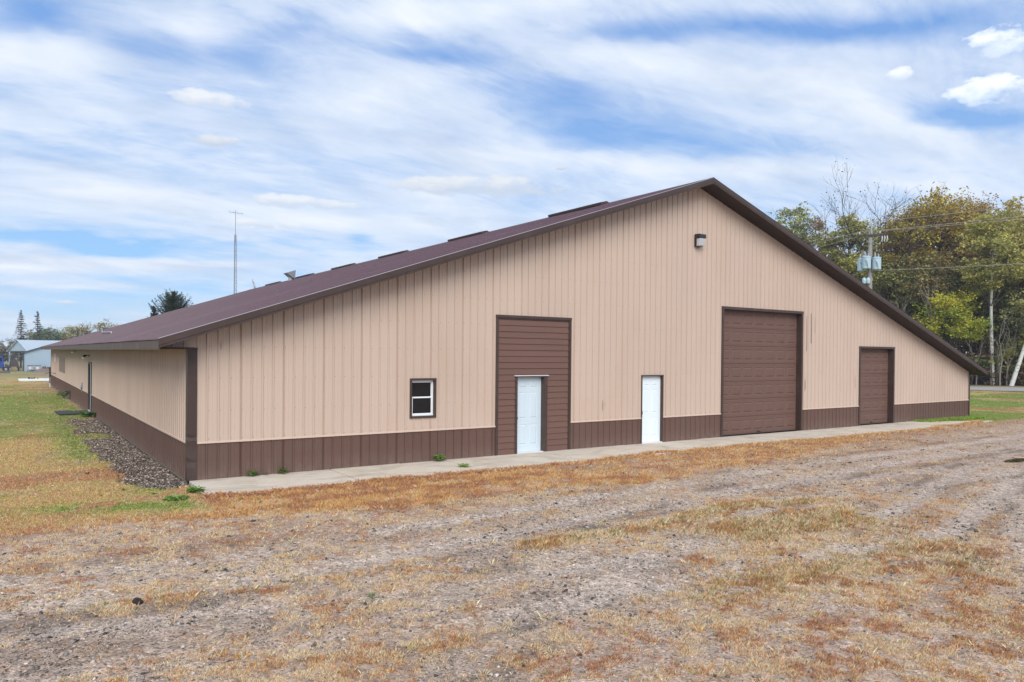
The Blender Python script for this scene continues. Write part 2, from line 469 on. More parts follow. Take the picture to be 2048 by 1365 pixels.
def masks(x, y):
    """cover of dry grass, green share, rust share, lawn, rock bed, bare track"""
    n1 = fbm(x, y, 2.2, 21, 4); n2 = fbm(x, y, .55, 33, 3); n3 = fbm(x, y, .9, 57, 3); n4 = fbm(x*.35, y, 1.3, 71, 3)
    wob = (n1-.5)*1.1
    lawnL = sstep(.25, -.35, x+.1+(n3-.5)*.5)*sstep(-3.35, -2.75, y+wob*1.3+(n3-.5)*.9)
    lawnR = sstep(27, 33, x+wob*3)*sstep(-2.4, -1.4, y+wob*.8+.0*x)
    lawnR = np.maximum(lawnR, sstep(52, 60, x)*sstep(-9, -5, y))
    lawnR = np.maximum(lawnR, sstep(33, 35, x)*sstep(-1.5, 0, y))
    lawn = np.maximum(lawnL, lawnR)
    rock = sstep(-1.2, -1.0, x+(n3-.5)*.6)*sstep(.12, .0, x)*sstep(-.85, -.5, y+x*.35+(n2-.5)*.6)*sstep(18.2, 16.5, y)
    rock = rock*(1-.9*sstep(.62, .72, fbm(x, y, 1.7, 88, 3))*sstep(2.8, 4, y))
    strip = sstep(0, .5, y-strip_edge(x)+(n1-.5)*1.3+(n3-.5)*.5)*(1-lawn)*sstep(-.1, -.9, y)*sstep(-4.5, -3, y+0*x+(x < -3)*0)
    strip = np.maximum(strip*sstep(-6, -5.2, y), 0)
    strip = sstep(0, .5, y-strip_edge(x)+(n1-.5)*1.3+(n3-.5)*.5)*(1-lawn)
    t1 = pdist(x, y, TRACK); t2 = pdist(x, y, TRACK2); t3 = pdist(x, y, TRACK3)
    t4 = pdist(x, y, TRACK4)
    bare = np.maximum.reduce([.95*np.exp(-((t1-.62)/.30)**4), .45*np.exp(-(t1/.5)**4), .95*np.exp(-((t2-.55)/.24)**4), .8*np.exp(-(t3/.35)**4), .8*np.exp(-((t4-.6)/.25)**4)])
    bare = bare*sstep(.25, .55, n3+.12)*(1-.65*sstep(3, -1, x)*sstep(-7.4, -8.6, y))
    gold = np.maximum.reduce([np.exp(-(pdist(x, y, GOLD)/.36)**2), np.exp(-(pdist(x, y, BANDB)/.6)**2)*.7, .45*np.exp(-(pdist(x, y, BANDC)/.4)**2),
                              1.1*np.exp(-(((x-7.4)*.92-(y+9.15)*.25)/2.0)**4-((y+9.15+.10*(x-7.4))/.72)**4)])
    n5 = fbm(x, y, .28, 303, 3)
    q = n1*.34+n2*.30+n4*.26+n5*.20
    near = sstep(-8.5, -11.0, y)
    thr = .455-.03*near-.03*near*sstep(2, 8, x)-.075*sstep(-6.9, -4.9, y+(n3-.5)*1.2)-.02*sstep(12, 16, x)*sstep(-4, -6, y)
    base = sstep(thr-.13, thr+.14, q)*(.82+.1*near)
    cov = base*(1-bare*(.92-.35*sstep(2, -2, x)))
    cov = np.maximum(cov, gold*sstep(.10, .62, gold*.45+n5*.55+n2*.35-.33))
    cov = np.maximum(cov, strip*(.28+.80*sstep(.34, .60, n2*.35+n1*.35+n5*.3)))
    cov = np.clip(cov, 0, 1.1)
    rust = .85*sstep(.48, .66, fbm(x, y, .9, 101, 4))
    rust = np.maximum(rust, strip*sstep(.9, .1, np.abs(y-strip_edge(x)-.0)/3.2)*.5)
    rust = np.maximum(rust, np.exp(-((y+2.25)/.45)**2)*sstep(12, 3, x)*sstep(-1, 0, x)*.9)
    rust = np.maximum(rust, sstep(4, 9, x)*sstep(-11, -12.5, y)*.55*sstep(.42, .6, n3))
    rust = rust*(1-np.clip(gold, 0, 1))
    gr = fbm(x*.9, y*.5, 3.0, 131, 4)
    gl = sstep(.54, .68, gr)*.7
    gl = np.maximum(gl, lawnL*(sstep(15, 19, y)*sstep(52, 30, y)*.9)*sstep(.30, .5, gr+.08))
    gl = np.maximum(gl, lawnL*np.exp(-((x+1.45)/.5)**2)*sstep(3, 6, y)*sstep(20, 17, y)*.9)
    gl = np.maximum(gl, lawnL*np.exp(-((y+2.2+.35*(x+1.2))/.42)**2)*sstep(-3.4, -2.0, x)*1.0*sstep(.25, .5, n3+.05))
    gl = np.maximum(gl, lawnR*sstep(.38, .5, gr))
    return dict(lawn=lawn, lawnL=lawnL, lawnR=lawnR, rock=rock, cov=cov, rust=rust, green=gl*lawn, bare=bare, gold=np.clip(gold, 0, 1), strip=strip, n2=n2, n3=n3, n1=n1)

STRAW = np.array((.84, .555, .345)); GOLDC = np.array((.74, .405, .165)); RUSTC = np.array((.46, .23, .125)); GREENC = np.array((.20, .29, .05)); OLIVE = np.array((.46, .35, .12))

def ground_colour(x, y):
    M = masks(x, y)
    k = fbm(x, y, .35, 5, 3)
    c = np.zeros(x.shape+(3,))+np.array((.45, .345, .268))
    c = mixc(c, (.49, .385, .31), sstep(.45, .75, M['n3']))
    c = mixc(c, (.28, .20, .15), sstep(.52, .72, fbm(x*.5, y, .9, 61, 4))*.7)
    c = mixc(c, (.53, .43, .35), M['bare']*.75)
    dk = np.exp(-((pdist(x, y, TRACK4)-1.0)/.13)**2)+np.exp(-((pdist(x, y, TRACK2)-.95)/.12)**2)+np.exp(-((pdist(x, y, TRACK)-1.15)/.15)**2)
    c = mixc(c, (.17, .13, .105), np.clip(dk, 0, 1)*sstep(.45, .62, M['n3'])*.8)
    gc = mixc(np.zeros_like(c)+np.array((.47, .30, .175)), (.34, .19, .12), M['rust'])
    gc = mixc(gc, (.34, .235, .10), M['gold'])
    c = mixc(c, (0, 0, 0), M['cov']*0)
    t = np.clip(M['cov'], 0, 1)[..., None]*(.34+.34*np.clip(M['strip']+.5*M['gold'], 0, 1))[..., None]
    c = c*(1-t)+gc*t
    lc = mixc(np.zeros_like(c)+np.array((.43, .32, .125)), (.33, .19, .075), sstep(.52, .68, fbm(x, y, 1.9, 77, 4)))
    lc = mixc(lc, (.19, .23, .045), M['green'])
    lc = mixc(lc, (.30, .25, .20), (1-M['green'])*sstep(.60, .74, fbm(x, y, 1.1, 91, 3)))
    t = M['lawn'][..., None]; c = c*(1-t)+lc*t
    c = mixc(c, (.075, .060, .052), M['rock'])
    c = c*(.86+.28*k[..., None])
    return c, M


def ground_mat():
    mt, N, b = material('gravel_and_turf', .92, spec=.25)
    at = N.n('ShaderNodeAttribute'); at.attribute_name = 'Col'
    pos = N.n('ShaderNodeNewGeometry').outputs['Position']
    vo = N.n('ShaderNodeTexVoronoi'); N.put(vo.inputs['Vector'], pos); vo.inputs['Scale'].default_value = 48
    sp = N.n('ShaderNodeSeparateColor'); N.put(sp.inputs[0], vo.outputs['Color'])
    vb = N.n('ShaderNodeTexVoronoi'); N.put(vb.inputs['Vector'], pos); vb.inputs['Scale'].default_value = 17
    sb = N.n('ShaderNodeSeparateColor'); N.put(sb.inputs[0], vb.outputs['Color'])
    peb = N.ramp(sp.outputs[0], [(0, .28), (.22, .80), (.7, 1.05), (.95, 1.25), (1, 1.8)])
    peb2 = N.ramp(sb.outputs[1], [(0, .68), (.4, .97), (.88, 1.12), (1, 1.4)])
    n = N.noise(pos, 7, 6, .65)
    nn = N.ramp(n, [(.25, .72), (.5, 1.0), (.75, 1.25)])
    f = N.mix(1, peb, peb2, 'MULTIPLY'); f = N.mix(1, f, nn, 'MULTIPLY')
    g = N.m('MULTIPLY', at.outputs['Alpha'], 1.0)
    f = N.mix(g, (1, 1, 1), f)
    c = N.mix(1, at.outputs['Color'], f, 'MULTIPLY')
    # turf mottling where there is no gravel
    tm = N.ramp(N.noise(pos, 3.2, 8, .72), [(.28, (.62, .70, .55)), (.5, (1, 1, 1)), (.72, (1.32, 1.18, 1.1))])
    c = N.mix(N.m('SUBTRACT', 1.0, g), c, N.mix(1, c, tm, 'MULTIPLY'))
    N.put(b.inputs['Base Color'], c)
    h = N.m('ADD', N.m('MULTIPLY', vo.outputs['Distance'], -.8), N.m('MULTIPLY', n, .8))
    bp = N.n('ShaderNodeBump'); bp.inputs['Strength'].default_value = .7; bp.inputs['Distance'].default_value = .02
    N.put(bp.inputs['Height'], h); N.put(b.inputs['Normal'], bp.outputs[0])
    return mt
GROUND = ground_mat()

def grow(a, b, s, g):
    out = [a]; d = s if b > a else -s
    while (out[-1] < b) if b > a else (out[-1] > b):
        out.append(out[-1]+d); d *= g
    return out[1:]

def build_ground():
    xs = np.arange(-6, 32.01, .11); ys = np.arange(-15, 3.01, .11)
    X = np.array(sorted(grow(xs[0], -400, .2, 1.16)))
    X = np.concatenate([X, xs, grow(xs[-1], 100, .14, 1.02), grow(105, 600, 2, 1.12)]); X = np.unique(np.round(X, 3))
    Y = np.concatenate([sorted(grow(ys[0], -280, .2, 1.18)), ys, grow(ys[-1], 70, .14, 1.012), grow(73, 220, 2, 1.02), grow(224, 680, 6, 1.10)]); Y = np.unique(np.round(Y, 3))
    gx, gy = np.meshgrid(X, Y)
    z = hgt(gx, gy)
    c, M = ground_colour(gx, gy)
    g = (1-M['lawn'])*(1-.25*np.clip(M['cov'], 0, 1)-.3*M['strip'])
    far = np.hypot(gx, gy)
    fc = np.array((.235, .215, .085))*(.8+.5*fbm(gx, gy, 40, 201, 4)[..., None])
    fb = sstep(62, 85, np.abs(gy))[..., None]*sstep(110, 80, gx)[..., None]
    c = c*(1-.8*fb)+fc*.8*fb
    fo = sstep(71.5, 73.5, .8*gx+.6*gy)*(gy < 120)*sstep(20, 60, gx)
    c = mixc(c, (.085, .062, .040), fo); g = g*(1-fo)
    nx, ny = len(X), len(Y)
    V = np.stack([gx, gy, z], -1).reshape(-1, 3)
    idx = np.arange(nx*ny).reshape(ny, nx)
    F = np.stack([idx[:-1, :-1], idx[:-1, 1:], idx[1:, 1:], idx[1:, :-1]], -1).reshape(-1, 4)
    cols = np.concatenate([c, g[..., None]], -1).reshape(-1, 4)
    o = link('ground', np_mesh('ground', V, F, GROUND, cols, True))
    tagit(o, kind='structure', label='gravel yard running into dry turf and open fields')

build_ground()

def ribbon(name, pts, width, dz, mat, label):
    pts = [Vector((p[0], p[1])) for p in pts]
    V = []; F = []
    P = []
    for a, b in zip(pts[:-1], pts[1:]):
        n = max(1, int((b-a).length/1.5))
        for i in range(n): P.append(a+(b-a)*i/n)
    P.append(pts[-1])
    K = 5
    for i, p in enumerate(P):
        t = (P[min(i+1, len(P)-1)]-P[max(i-1, 0)]).normalized(); nrm = Vector((-t.y, t.x))
        for k in range(K):
            q = p+nrm*width*(k/(K-1)-.5)
            e = 0 if 0 < k < K-1 else -.10
            V.append((q.x, q.y, float(hgt(q.x, q.y, False))+dz+e))
    for i in range(len(P)-1):
        for k in range(K-1): F.append((i*K+k, i*K+k+1, (i+1)*K+k+1, (i+1)*K+k))
    o = link(name, np_mesh(name, V, F, mat, None, True)); tagit(o, label, None, None, 'structure')
    return o

ROADM = noisy('pale_gravel_road', (.34, .31, .29), .9, .12, .6, 14, .3)
ribbon('road', [(20, 78.5), (40, 50.7), (66.6, 17.0), (90, -14.5), (130, -68)], 7.5, .14, ROADM, 'pale gravel road along the edge of the woods')
ribbon('path', [(-60, 98), (-20, 93), (-3, 88), (12, 86), (40, 84)], 1.6, .01, ROADM, 'narrow pale gravel path crossing the far lawn')

# ------------------------------------------------------------------ concrete apron
def build_apron():
    root = empty('concrete_apron', (0, 0, 0)); tagit(root, 'concrete walk along the front of the barn', None, None, 'structure')
    ex = [0.0, 3.03, 4.8, 6.0, 9.05, 12.15, 15.2, 18.25, 21.3, 24.35, 27.4, 29.0]
    rr = random.Random(3)
    for i, (a, b) in enumerate(zip(ex[:-1], ex[1:])):
        z = .035+rr.uniform(-.006, .006)
        g = .016
        o = MB().cbox(-0, b-a-2*g, 0, 1.96, -.22, 0, .008).build('concrete_slab', CONC, root, (a+g, -1.97, z))
        o.rotation_euler = (R(rr.uniform(-.12, .12)), R(rr.uniform(-.1, .1)), 0)
    # tapering end of the walk
    o = MB().prism([(29.0, -1.96), (32.2, -1.55), (30.6, -.95), (29.0, -.25)], 'z', -.2, .03).build('concrete_slab', CONC, root)
    b = MB()
    def crack(pts, w=.006):
        for (x0, y0), (x1, y1) in zip(pts[:-1], pts[1:]):
            dx, dy = x1-x0, y1-y0; L = math.hypot(dx, dy); nx, ny = -dy/L*w/2, dx/L*w/2
            b.add([(x0-nx, y0-ny, .0465), (x1-nx, y1-ny, .0465), (x1+nx, y1+ny, .0465), (x0+nx, y0+ny, .0465)], [(0, 1, 2, 3)])
    crack([(0.02, -1.33), (.2, -1.40), (.38, -1.52), (.5, -1.7), (.62, -1.93)])
    crack([(4.2, -1.35), (4.45, -1.5), (4.6, -1.62), (4.9, -1.7)])
    crack([(12.3, -.3), (12.9, -.8), (12.6, -1.3), (12.9, -1.9)], .004)
    o = b.build('crack', DIRT, root, recalc=False); o['kind'] = 'stuff'
build_apron()

# ------------------------------------------------------------------ the barn
W_, L_ = 33.45, 53.15
XR, ZR = 15.26, 8.33          # ridge
SL, SR = .338, .334           # slopes
XL0, XR0 = -.67, 33.84        # roof edges
Y0, Y1 = -.60, 53.75
ZW = .80
def rooftop(x): return ZR-(SL*(XR-x) if x < XR else SR*(x-XR))
def wallz(x): return rooftop(x)-.175

barn = empty('metal_barn', (0, 0, 0), 0, 'long tan and brown metal barn with a wide low gable and two brown garage doors', 'barn')

OPEN = [(7.533, 10.058, 0, 3.762), (12.796, 13.726, 0, 2.12), (16.412, 20.82, 0, 4.374), (24.467, 27.016, 0, 3.157), (5.046, 5.766, 1.121, 2.103)]

def profile(x0, x1, r0=.127, step=.2286):
    """rib profile as (x, outward offset) pairs between x0 and x1"""
    P = [(x0, 0.)]
    k = math.floor((x0-r0)/step)-1
    while r0+k*step < x1+.05:
        c = r0+k*step
        for dx, h in ((-.029, 0), (-.027, -.005), (-.021, -.005), (-.017, .004), (-.011, .020), (.012, .020), (.026, 0)):
            if x0+1e-4 < c+dx < x1-1e-4: P.append((c+dx, h))
        for dx, h in ((.085, 0), (.092, .004), (.104, .004), (.111, 0)):
            if x0+1e-4 < c+dx < x1-1e-4: P.append((c+dx, h))
        k += 1
    P.append((x1, 0.))
    return sorted(P)

def prof_at(P, x):
    for (a, ha), (b, hb) in zip(P[:-1], P[1:]):
        if a <= x <= b: return ha+(hb-ha)*(x-a)/max(b-a, 1e-6)
    return 0

def wall_sheet(x0, x1, zlo, zhi, opens, mapf, name, mat, parent):
    """profiled sheet; zhi is a function of x; mapf(x, h, z) -> point"""
    P = profile(x0, x1)
    xs = [p[0] for p in P]
    for (a, b, c, d) in opens:
        for e in (a, b):
            if x0 < e < x1: xs.append(e)
    xs = sorted(set(round(v, 5) for v in xs))
    m_ = MB()
    for a, b in zip(xs[:-1], xs[1:]):
        if b-a < 1e-4: continue
        mid = (a+b)/2; ha, hb = prof_at(P, a), prof_at(P, b)
        iv = [(zlo, None)]
        for (oa, ob, oc, od) in opens:
            if oa < mid < ob:
                nv = []
                for (l, h) in iv:
                    top = h if h is not None else 1e3
                    if od <= l or oc >= top: nv.append((l, h)); continue
                    if oc > l: nv.append((l, oc))
                    if od < top: nv.append((od, h))
                iv = nv
        for (l, h) in iv:
            za, zb = (zhi(a), zhi(b)) if h is None else (h, h)
            if h is not None: za, zb = min(za, zhi(a)), min(zb, zhi(b))
            if za-l < .002 and zb-l < .002: continue
            m_.add([mapf(a, ha, l), mapf(b, hb, l), mapf(b, hb, max(zb, l)), mapf(a, ha, max(za, l))], [(0, 1, 2, 3)])
    if m_.f:
        return m_.build(name, mat, parent, recalc=False)

def plain_wall(x0, x1, zhi, opens, y0, y1, mapf):
    xs = sorted(set([x0, x1, XR]+[e for o in opens for e in o[:2]])) if x1 > 20 and x0 < 1 else sorted(set([x0, x1]+[e for o in opens for e in o[:2]]))
    m_ = MB()
    for a, b in zip(xs[:-1], xs[1:]):
        mid = (a+b)/2
        iv = [(-.02, None)]
        for (oa, ob, oc, od) in opens:
            if oa < mid < ob:
                iv = ([(-.02, oc)] if oc > 0 else [])+[(od, None)]
        for l, h in iv:
            za, zb = (zhi(a), zhi(b)) if h is None else (h, h)
            vs = [mapf(a, y0, l), mapf(b, y0, l), mapf(b, y1, l), mapf(a, y1, l), mapf(a, y0, za), mapf(b, y0, zb), mapf(b, y1, zb), mapf(a, y1, za)]
            m_.add(vs, [(0, 3, 2, 1), (4, 5, 6, 7), (0, 1, 5, 4), (1, 2, 6, 5), (2, 3, 7, 6), (3, 0, 4, 7)])
    return m_

fm = lambda x, h, z: (x, -h, z)
def build_front():
    wall = plain_wall(.02, W_-.02, lambda x: wallz(x)-.02, OPEN, -.016, -.10, fm).build('wall', DARK, barn)
    rr = random.Random(5)
    edges = [.158]+[.127+.9144*k for k in range(1, 37)]+[W_-.06]
    for a, b in zip(edges[:-1], edges[1:]):
        j = rr.uniform(-.0008, .0008)
        f = lambda x, h, z: (x, -h+j, z)
        wall_sheet(a, b, ZW, wallz, OPEN, f, 'wall_panel', TAN, wall)
        wall_sheet(a, b, .012, lambda x: ZW, OPEN, f, 'wainscot_panel', BRN, wall)
    # strip on top of the wainscot, broken at the openings
    segs = [(.165, 7.533), (10.058, 12.796), (13.726, 16.412), (20.82, 24.467), (27.016, W_-.05)]
    for a, b in segs:
        MB().prism([(-.003, ZW-.012), (-.030, ZW-.012), (-.030, ZW+.016), (-.022, ZW+.022), (-.003, ZW+.030)], 'x', a, b).build('drip_trim', TANTRIM, wall)
    # screws on every rib, one row per girt
    s = MB()
    for row, z in enumerate([.87, 1.475, 2.16, 2.83, 3.5, 4.17, 4.84, 5.51, 6.18, 6.85, 7.5]):
        for k in range(1, 146):
            x = .127+.2286*k+.040; zz = z+rr.uniform(-.006, .006)
            if zz > wallz(x)-.1: continue
            if any(o[0]-.08 < x < o[1]+.08 and o[2]-.08 < zz < o[3]+.08 for o in OPEN): continue
            q = .0062
            s.add([(x-q, -.001, zz-q), (x+q, -.001, zz-q), (x+q, -.001, zz+q), (x-q, -.001, zz+q), (x, -.008, zz)], [(0, 1, 4), (1, 2, 4), (2, 3, 4), (3, 0, 4)])
    for row, z in enumerate([.12, .72]):
        for k in range(1, 146):
            x = .127+.2286*k+.040
            if any(o[0]-.08 < x < o[1]+.08 and o[2]-.08 < z < o[3]+.08 for o in OPEN): continue
            q = .005
            s.add([(x-q, -.001, z-q), (x+q, -.001, z-q), (x+q, -.001, z+q), (x-q, -.001, z+q), (x, -.008, z)], [(0, 1, 4), (1, 2, 4), (2, 3, 4), (3, 0, 4)])
    o = s.build('screw', noisy('tan_brown_screw', (.10, .06, .045), .4, .1), wall, recalc=False); o['kind'] = 'stuff'
    # scrapes and dark streaks in the paint
    st = MB()
    for (x, z0, z1, w) in [(21.05, 2.9, 4.25, .022), (21.32, 3.2, 4.35, .030), (21.55, 3.6, 4.2, .012), (20.98, 1.5, 1.9, .03), (11.25, 1.1, 1.42, .02), (11.33, 1.2, 1.36, .012), (24.2, 1.5, 2.0, .012), (22.0, 2.1, 2.2, .01), (.62, 2.75, 2.95, .012)]:
        st.add([(x, -.0225, z0), (x+w, -.0225, z0+.04), (x+w*.6, -.0225, z1), (x-w*.1, -.0225, z1-.05)], [(0, 1, 2, 3)])
    o = st.build('paint_scrape', noisy('grey_brown_scrape', (.20, .16, .13), .6, .4, 20), wall, recalc=False); o['kind'] = 'stuff'
build_front()

def casing(x0, x1, z1, w, parent, t=.032, depth=.0, z0=.03, mat=BRNTRIM, bottom=False):
    """flat trim round an opening, butted; outer edges at x0..x1, z1"""
    m_ = MB()
    m_.cbox(x0, x0+w, -t, -.002, z0, z1-w-.001, .003)
    m_.cbox(x1-w, x1, -t, -.002, z0, z1-w-.001, .003)
    m_.cbox(x0-.006, x1+.006, -t-.006, -.002, z1-w, z1, .003)
    if bottom: m_.cbox(x0, x1, -t-.004, -.002, z0-w, z0-.001, .003)
    return m_.build('trim', mat, parent)

def reveal(x0, x1, z0, z1, d, parent, mat=BRNTRIM):
    m_ = MB()
    m_.box(x0-.02, x0, -.001, d, z0, z1)
    m_.box(x1, x1+.02, -.001, d, z0, z1)
    m_.box(x0-.02, x1+.02, -.001, d, z1+.0005, z1+.02)
    return m_.build('jamb', mat, parent)

def raised_panel(w, h, d=.010, b=.028):
    """embossed panel: sunken groove and raised field, front facing -y, origin lower left"""
    m_ = MB()
    def r(i, y): return [(i, y, i), (w-i, y, i), (w-i, y, h-i), (i, y, h-i)]
    v = r(0, 0)+r(b*.35, d*.9)+r(b*.6, d*.9)+r(b*1.5, -d*.5)
    f = []
    for k in (0, 4, 8):
        for i in range(4): f.append((k+i, k+(i+1) % 4, k+4+(i+1) % 4, k+4+i))
    f.append((12, 13, 14, 15))
    return m_.add(v, f)

def door_face(x0, x1, z0, z1, y, holes, th=.04):
    """flat slab with rectangular holes (cells) left open for the embossed panels"""
    xs = sorted(set([x0, x1]+[h[0] for h in holes]+[h[1] for h in holes])); zs = sorted(set([z0, z1]+[h[2] for h in holes]+[h[3] for h in holes]))
    m_ = MB()
    for a, b in zip(xs[:-1], xs[1:]):
        for c, d in zip(zs[:-1], zs[1:]):
            mx, mz = (a+b)/2, (c+d)/2
            if any(h[0] < mx < h[1] and h[2] < mz < h[3] for h in holes): continue
            m_.add([(a, y, c), (b, y, c), (b, y, d), (a, y, d)], [(0, 1, 2, 3)])
    m_.box(x0, x1, y+.02, y+th, z0, z1)
    for (a, b, c, d) in ((x0, x0, z0, z1), (x1, x1, z0, z1)):
        m_.add([(a, y, c), (a, y+.02, c), (a, y+.02, d), (a, y, d)], [(0, 1, 2, 3)])
    return m_

def entry_door(x0, x1, z0, z1, y, mat, parent, handle, label):
    w = x1-x0; h = z1-z0
    pw = w*.285
    c1, c2 = x0+w*.155, x0+w*.56
    H = []
    for cx in (c1, c2):
        for f0, f1 in ((.855, .945), (.445, .795), (.095, .365)):
            H.append((cx, cx+pw, z0+h*f0, z0+h*f1))
    d = door_face(x0, x1, z0, z1, y, H).build('door', mat, parent, recalc=False)
    d['label'] = label
    for (a, b, c, e) in H:
        raised_panel(b-a, e-c, .010, .026).build('door_panel', mat, d, (a, y, c), recalc=False)
    hx = x0+.055; hz = z0+.93
    if handle == 'knob':
        m_ = MB().tube([(hx, y, hz), (hx, y-.012, hz), (hx, y-.03, hz), (hx, y-.045, hz), (hx, y-.065, hz), (hx, y-.075, hz)], [.03, .03, .012, .024, .028, .015], 12)
        m_.build('knob', KNOB, d, smooth=True)
    else:
        m_ = MB()
        m_.cbox(hx-.03, hx+.02, y-.012, y, hz-.11, hz+.10, .004)
        m_.tube([(hx-.005, y-.01, hz-.08), (hx-.005, y-.06, hz-.06), (hx-.005, y-.06, hz+.02), (hx-.005, y-.01, hz+.04)], .009, 8)
        m_.tube([(hx-.005, y, hz+.17), (hx-.005, y-.025, hz+.17)], .026, 12)
        m_.tube([(hx-.005, y-.02, hz+.05), (hx+.01, y-.05, hz+.055)], .008, 6)
        m_.build('handle', KNOB, d)
    return d

def garage_door(x0, x1, z0, z1, y, rows, cols, parent, label):
    d = MB().box(x0, x1, y+.03, y+.07, z0, z1).build('garage_door', GAR, parent)
    d['label'] = label
    sh = (z1-z0)/rows; cw = (x1-x0)/cols
    MB().prism([(y-.004, z0-.022), (y+.03, z0-.022), (y+.03, z0), (y-.008, z0)], 'x', x0, x1).build('bottom_seal', TYRE, d)
    MB().cbox((x0+x1)/2-.09, (x0+x1)/2+.09, y-.03, y-.001, z0+.055, z0+.075, .004).build('handle', KNOB, d)
    pw, ph = cw*.80, sh*.60
    H = [(x0+cw*(i+.10), x0+cw*(i+.10)+pw, sh*.20, sh*.20+ph) for i in range(cols)]
    sec = None
    pan = raised_panel(pw, ph, .013, .045).mesh('door_panel', GAR, recalc=False)
    rr = random.Random(9)
    for r_ in range(rows):
        b = z0+sh*r_
        if sec is None:
            m_ = MB()
            xs = sorted(set([x0, x1]+[h[0] for h in H]+[h[1] for h in H])); zs = [0.006, sh*.20, sh*.20+ph, sh-.006]
            for a, c in zip(xs[:-1], xs[1:]):
                for e, f in zip(zs[:-1], zs[1:]):
                    mx, mz = (a+c)/2, (e+f)/2
                    if any(h[0] < mx < h[1] and h[2] < mz < h[3] for h in H): continue
                    m_.add([(a, 0, e), (c, 0, e), (c, 0, f), (a, 0, f)], [(0, 1, 2, 3)])
            # pressed grooves close to the top and bottom of the section
            for zz in (sh*.085, sh*.915):
                m_.prism([(0, zz-.010), (-.004, zz-.004), (-.004, zz+.004), (0, zz+.010)], 'x', x0+.001, x1-.001)
            m_.add([(x0, 0, .006), (x1, 0, .006), (x1, .03, -.0), (x0, .03, -.0)], [(0, 3, 2, 1)])
            m_.add([(x0, 0, sh-.006), (x1, 0, sh-.006), (x1, .03, sh), (x0, .03, sh)], [(0, 1, 2, 3)])
            sec = m_.mesh('door_section', GAR, recalc=False)
        jy = rr.uniform(-.002, .002)
        link('door_section', sec, d, (0, y+jy, b))
        for h in H:
            link('door_panel', pan, d, (h[0], y+jy, b+h[2]))
    return d

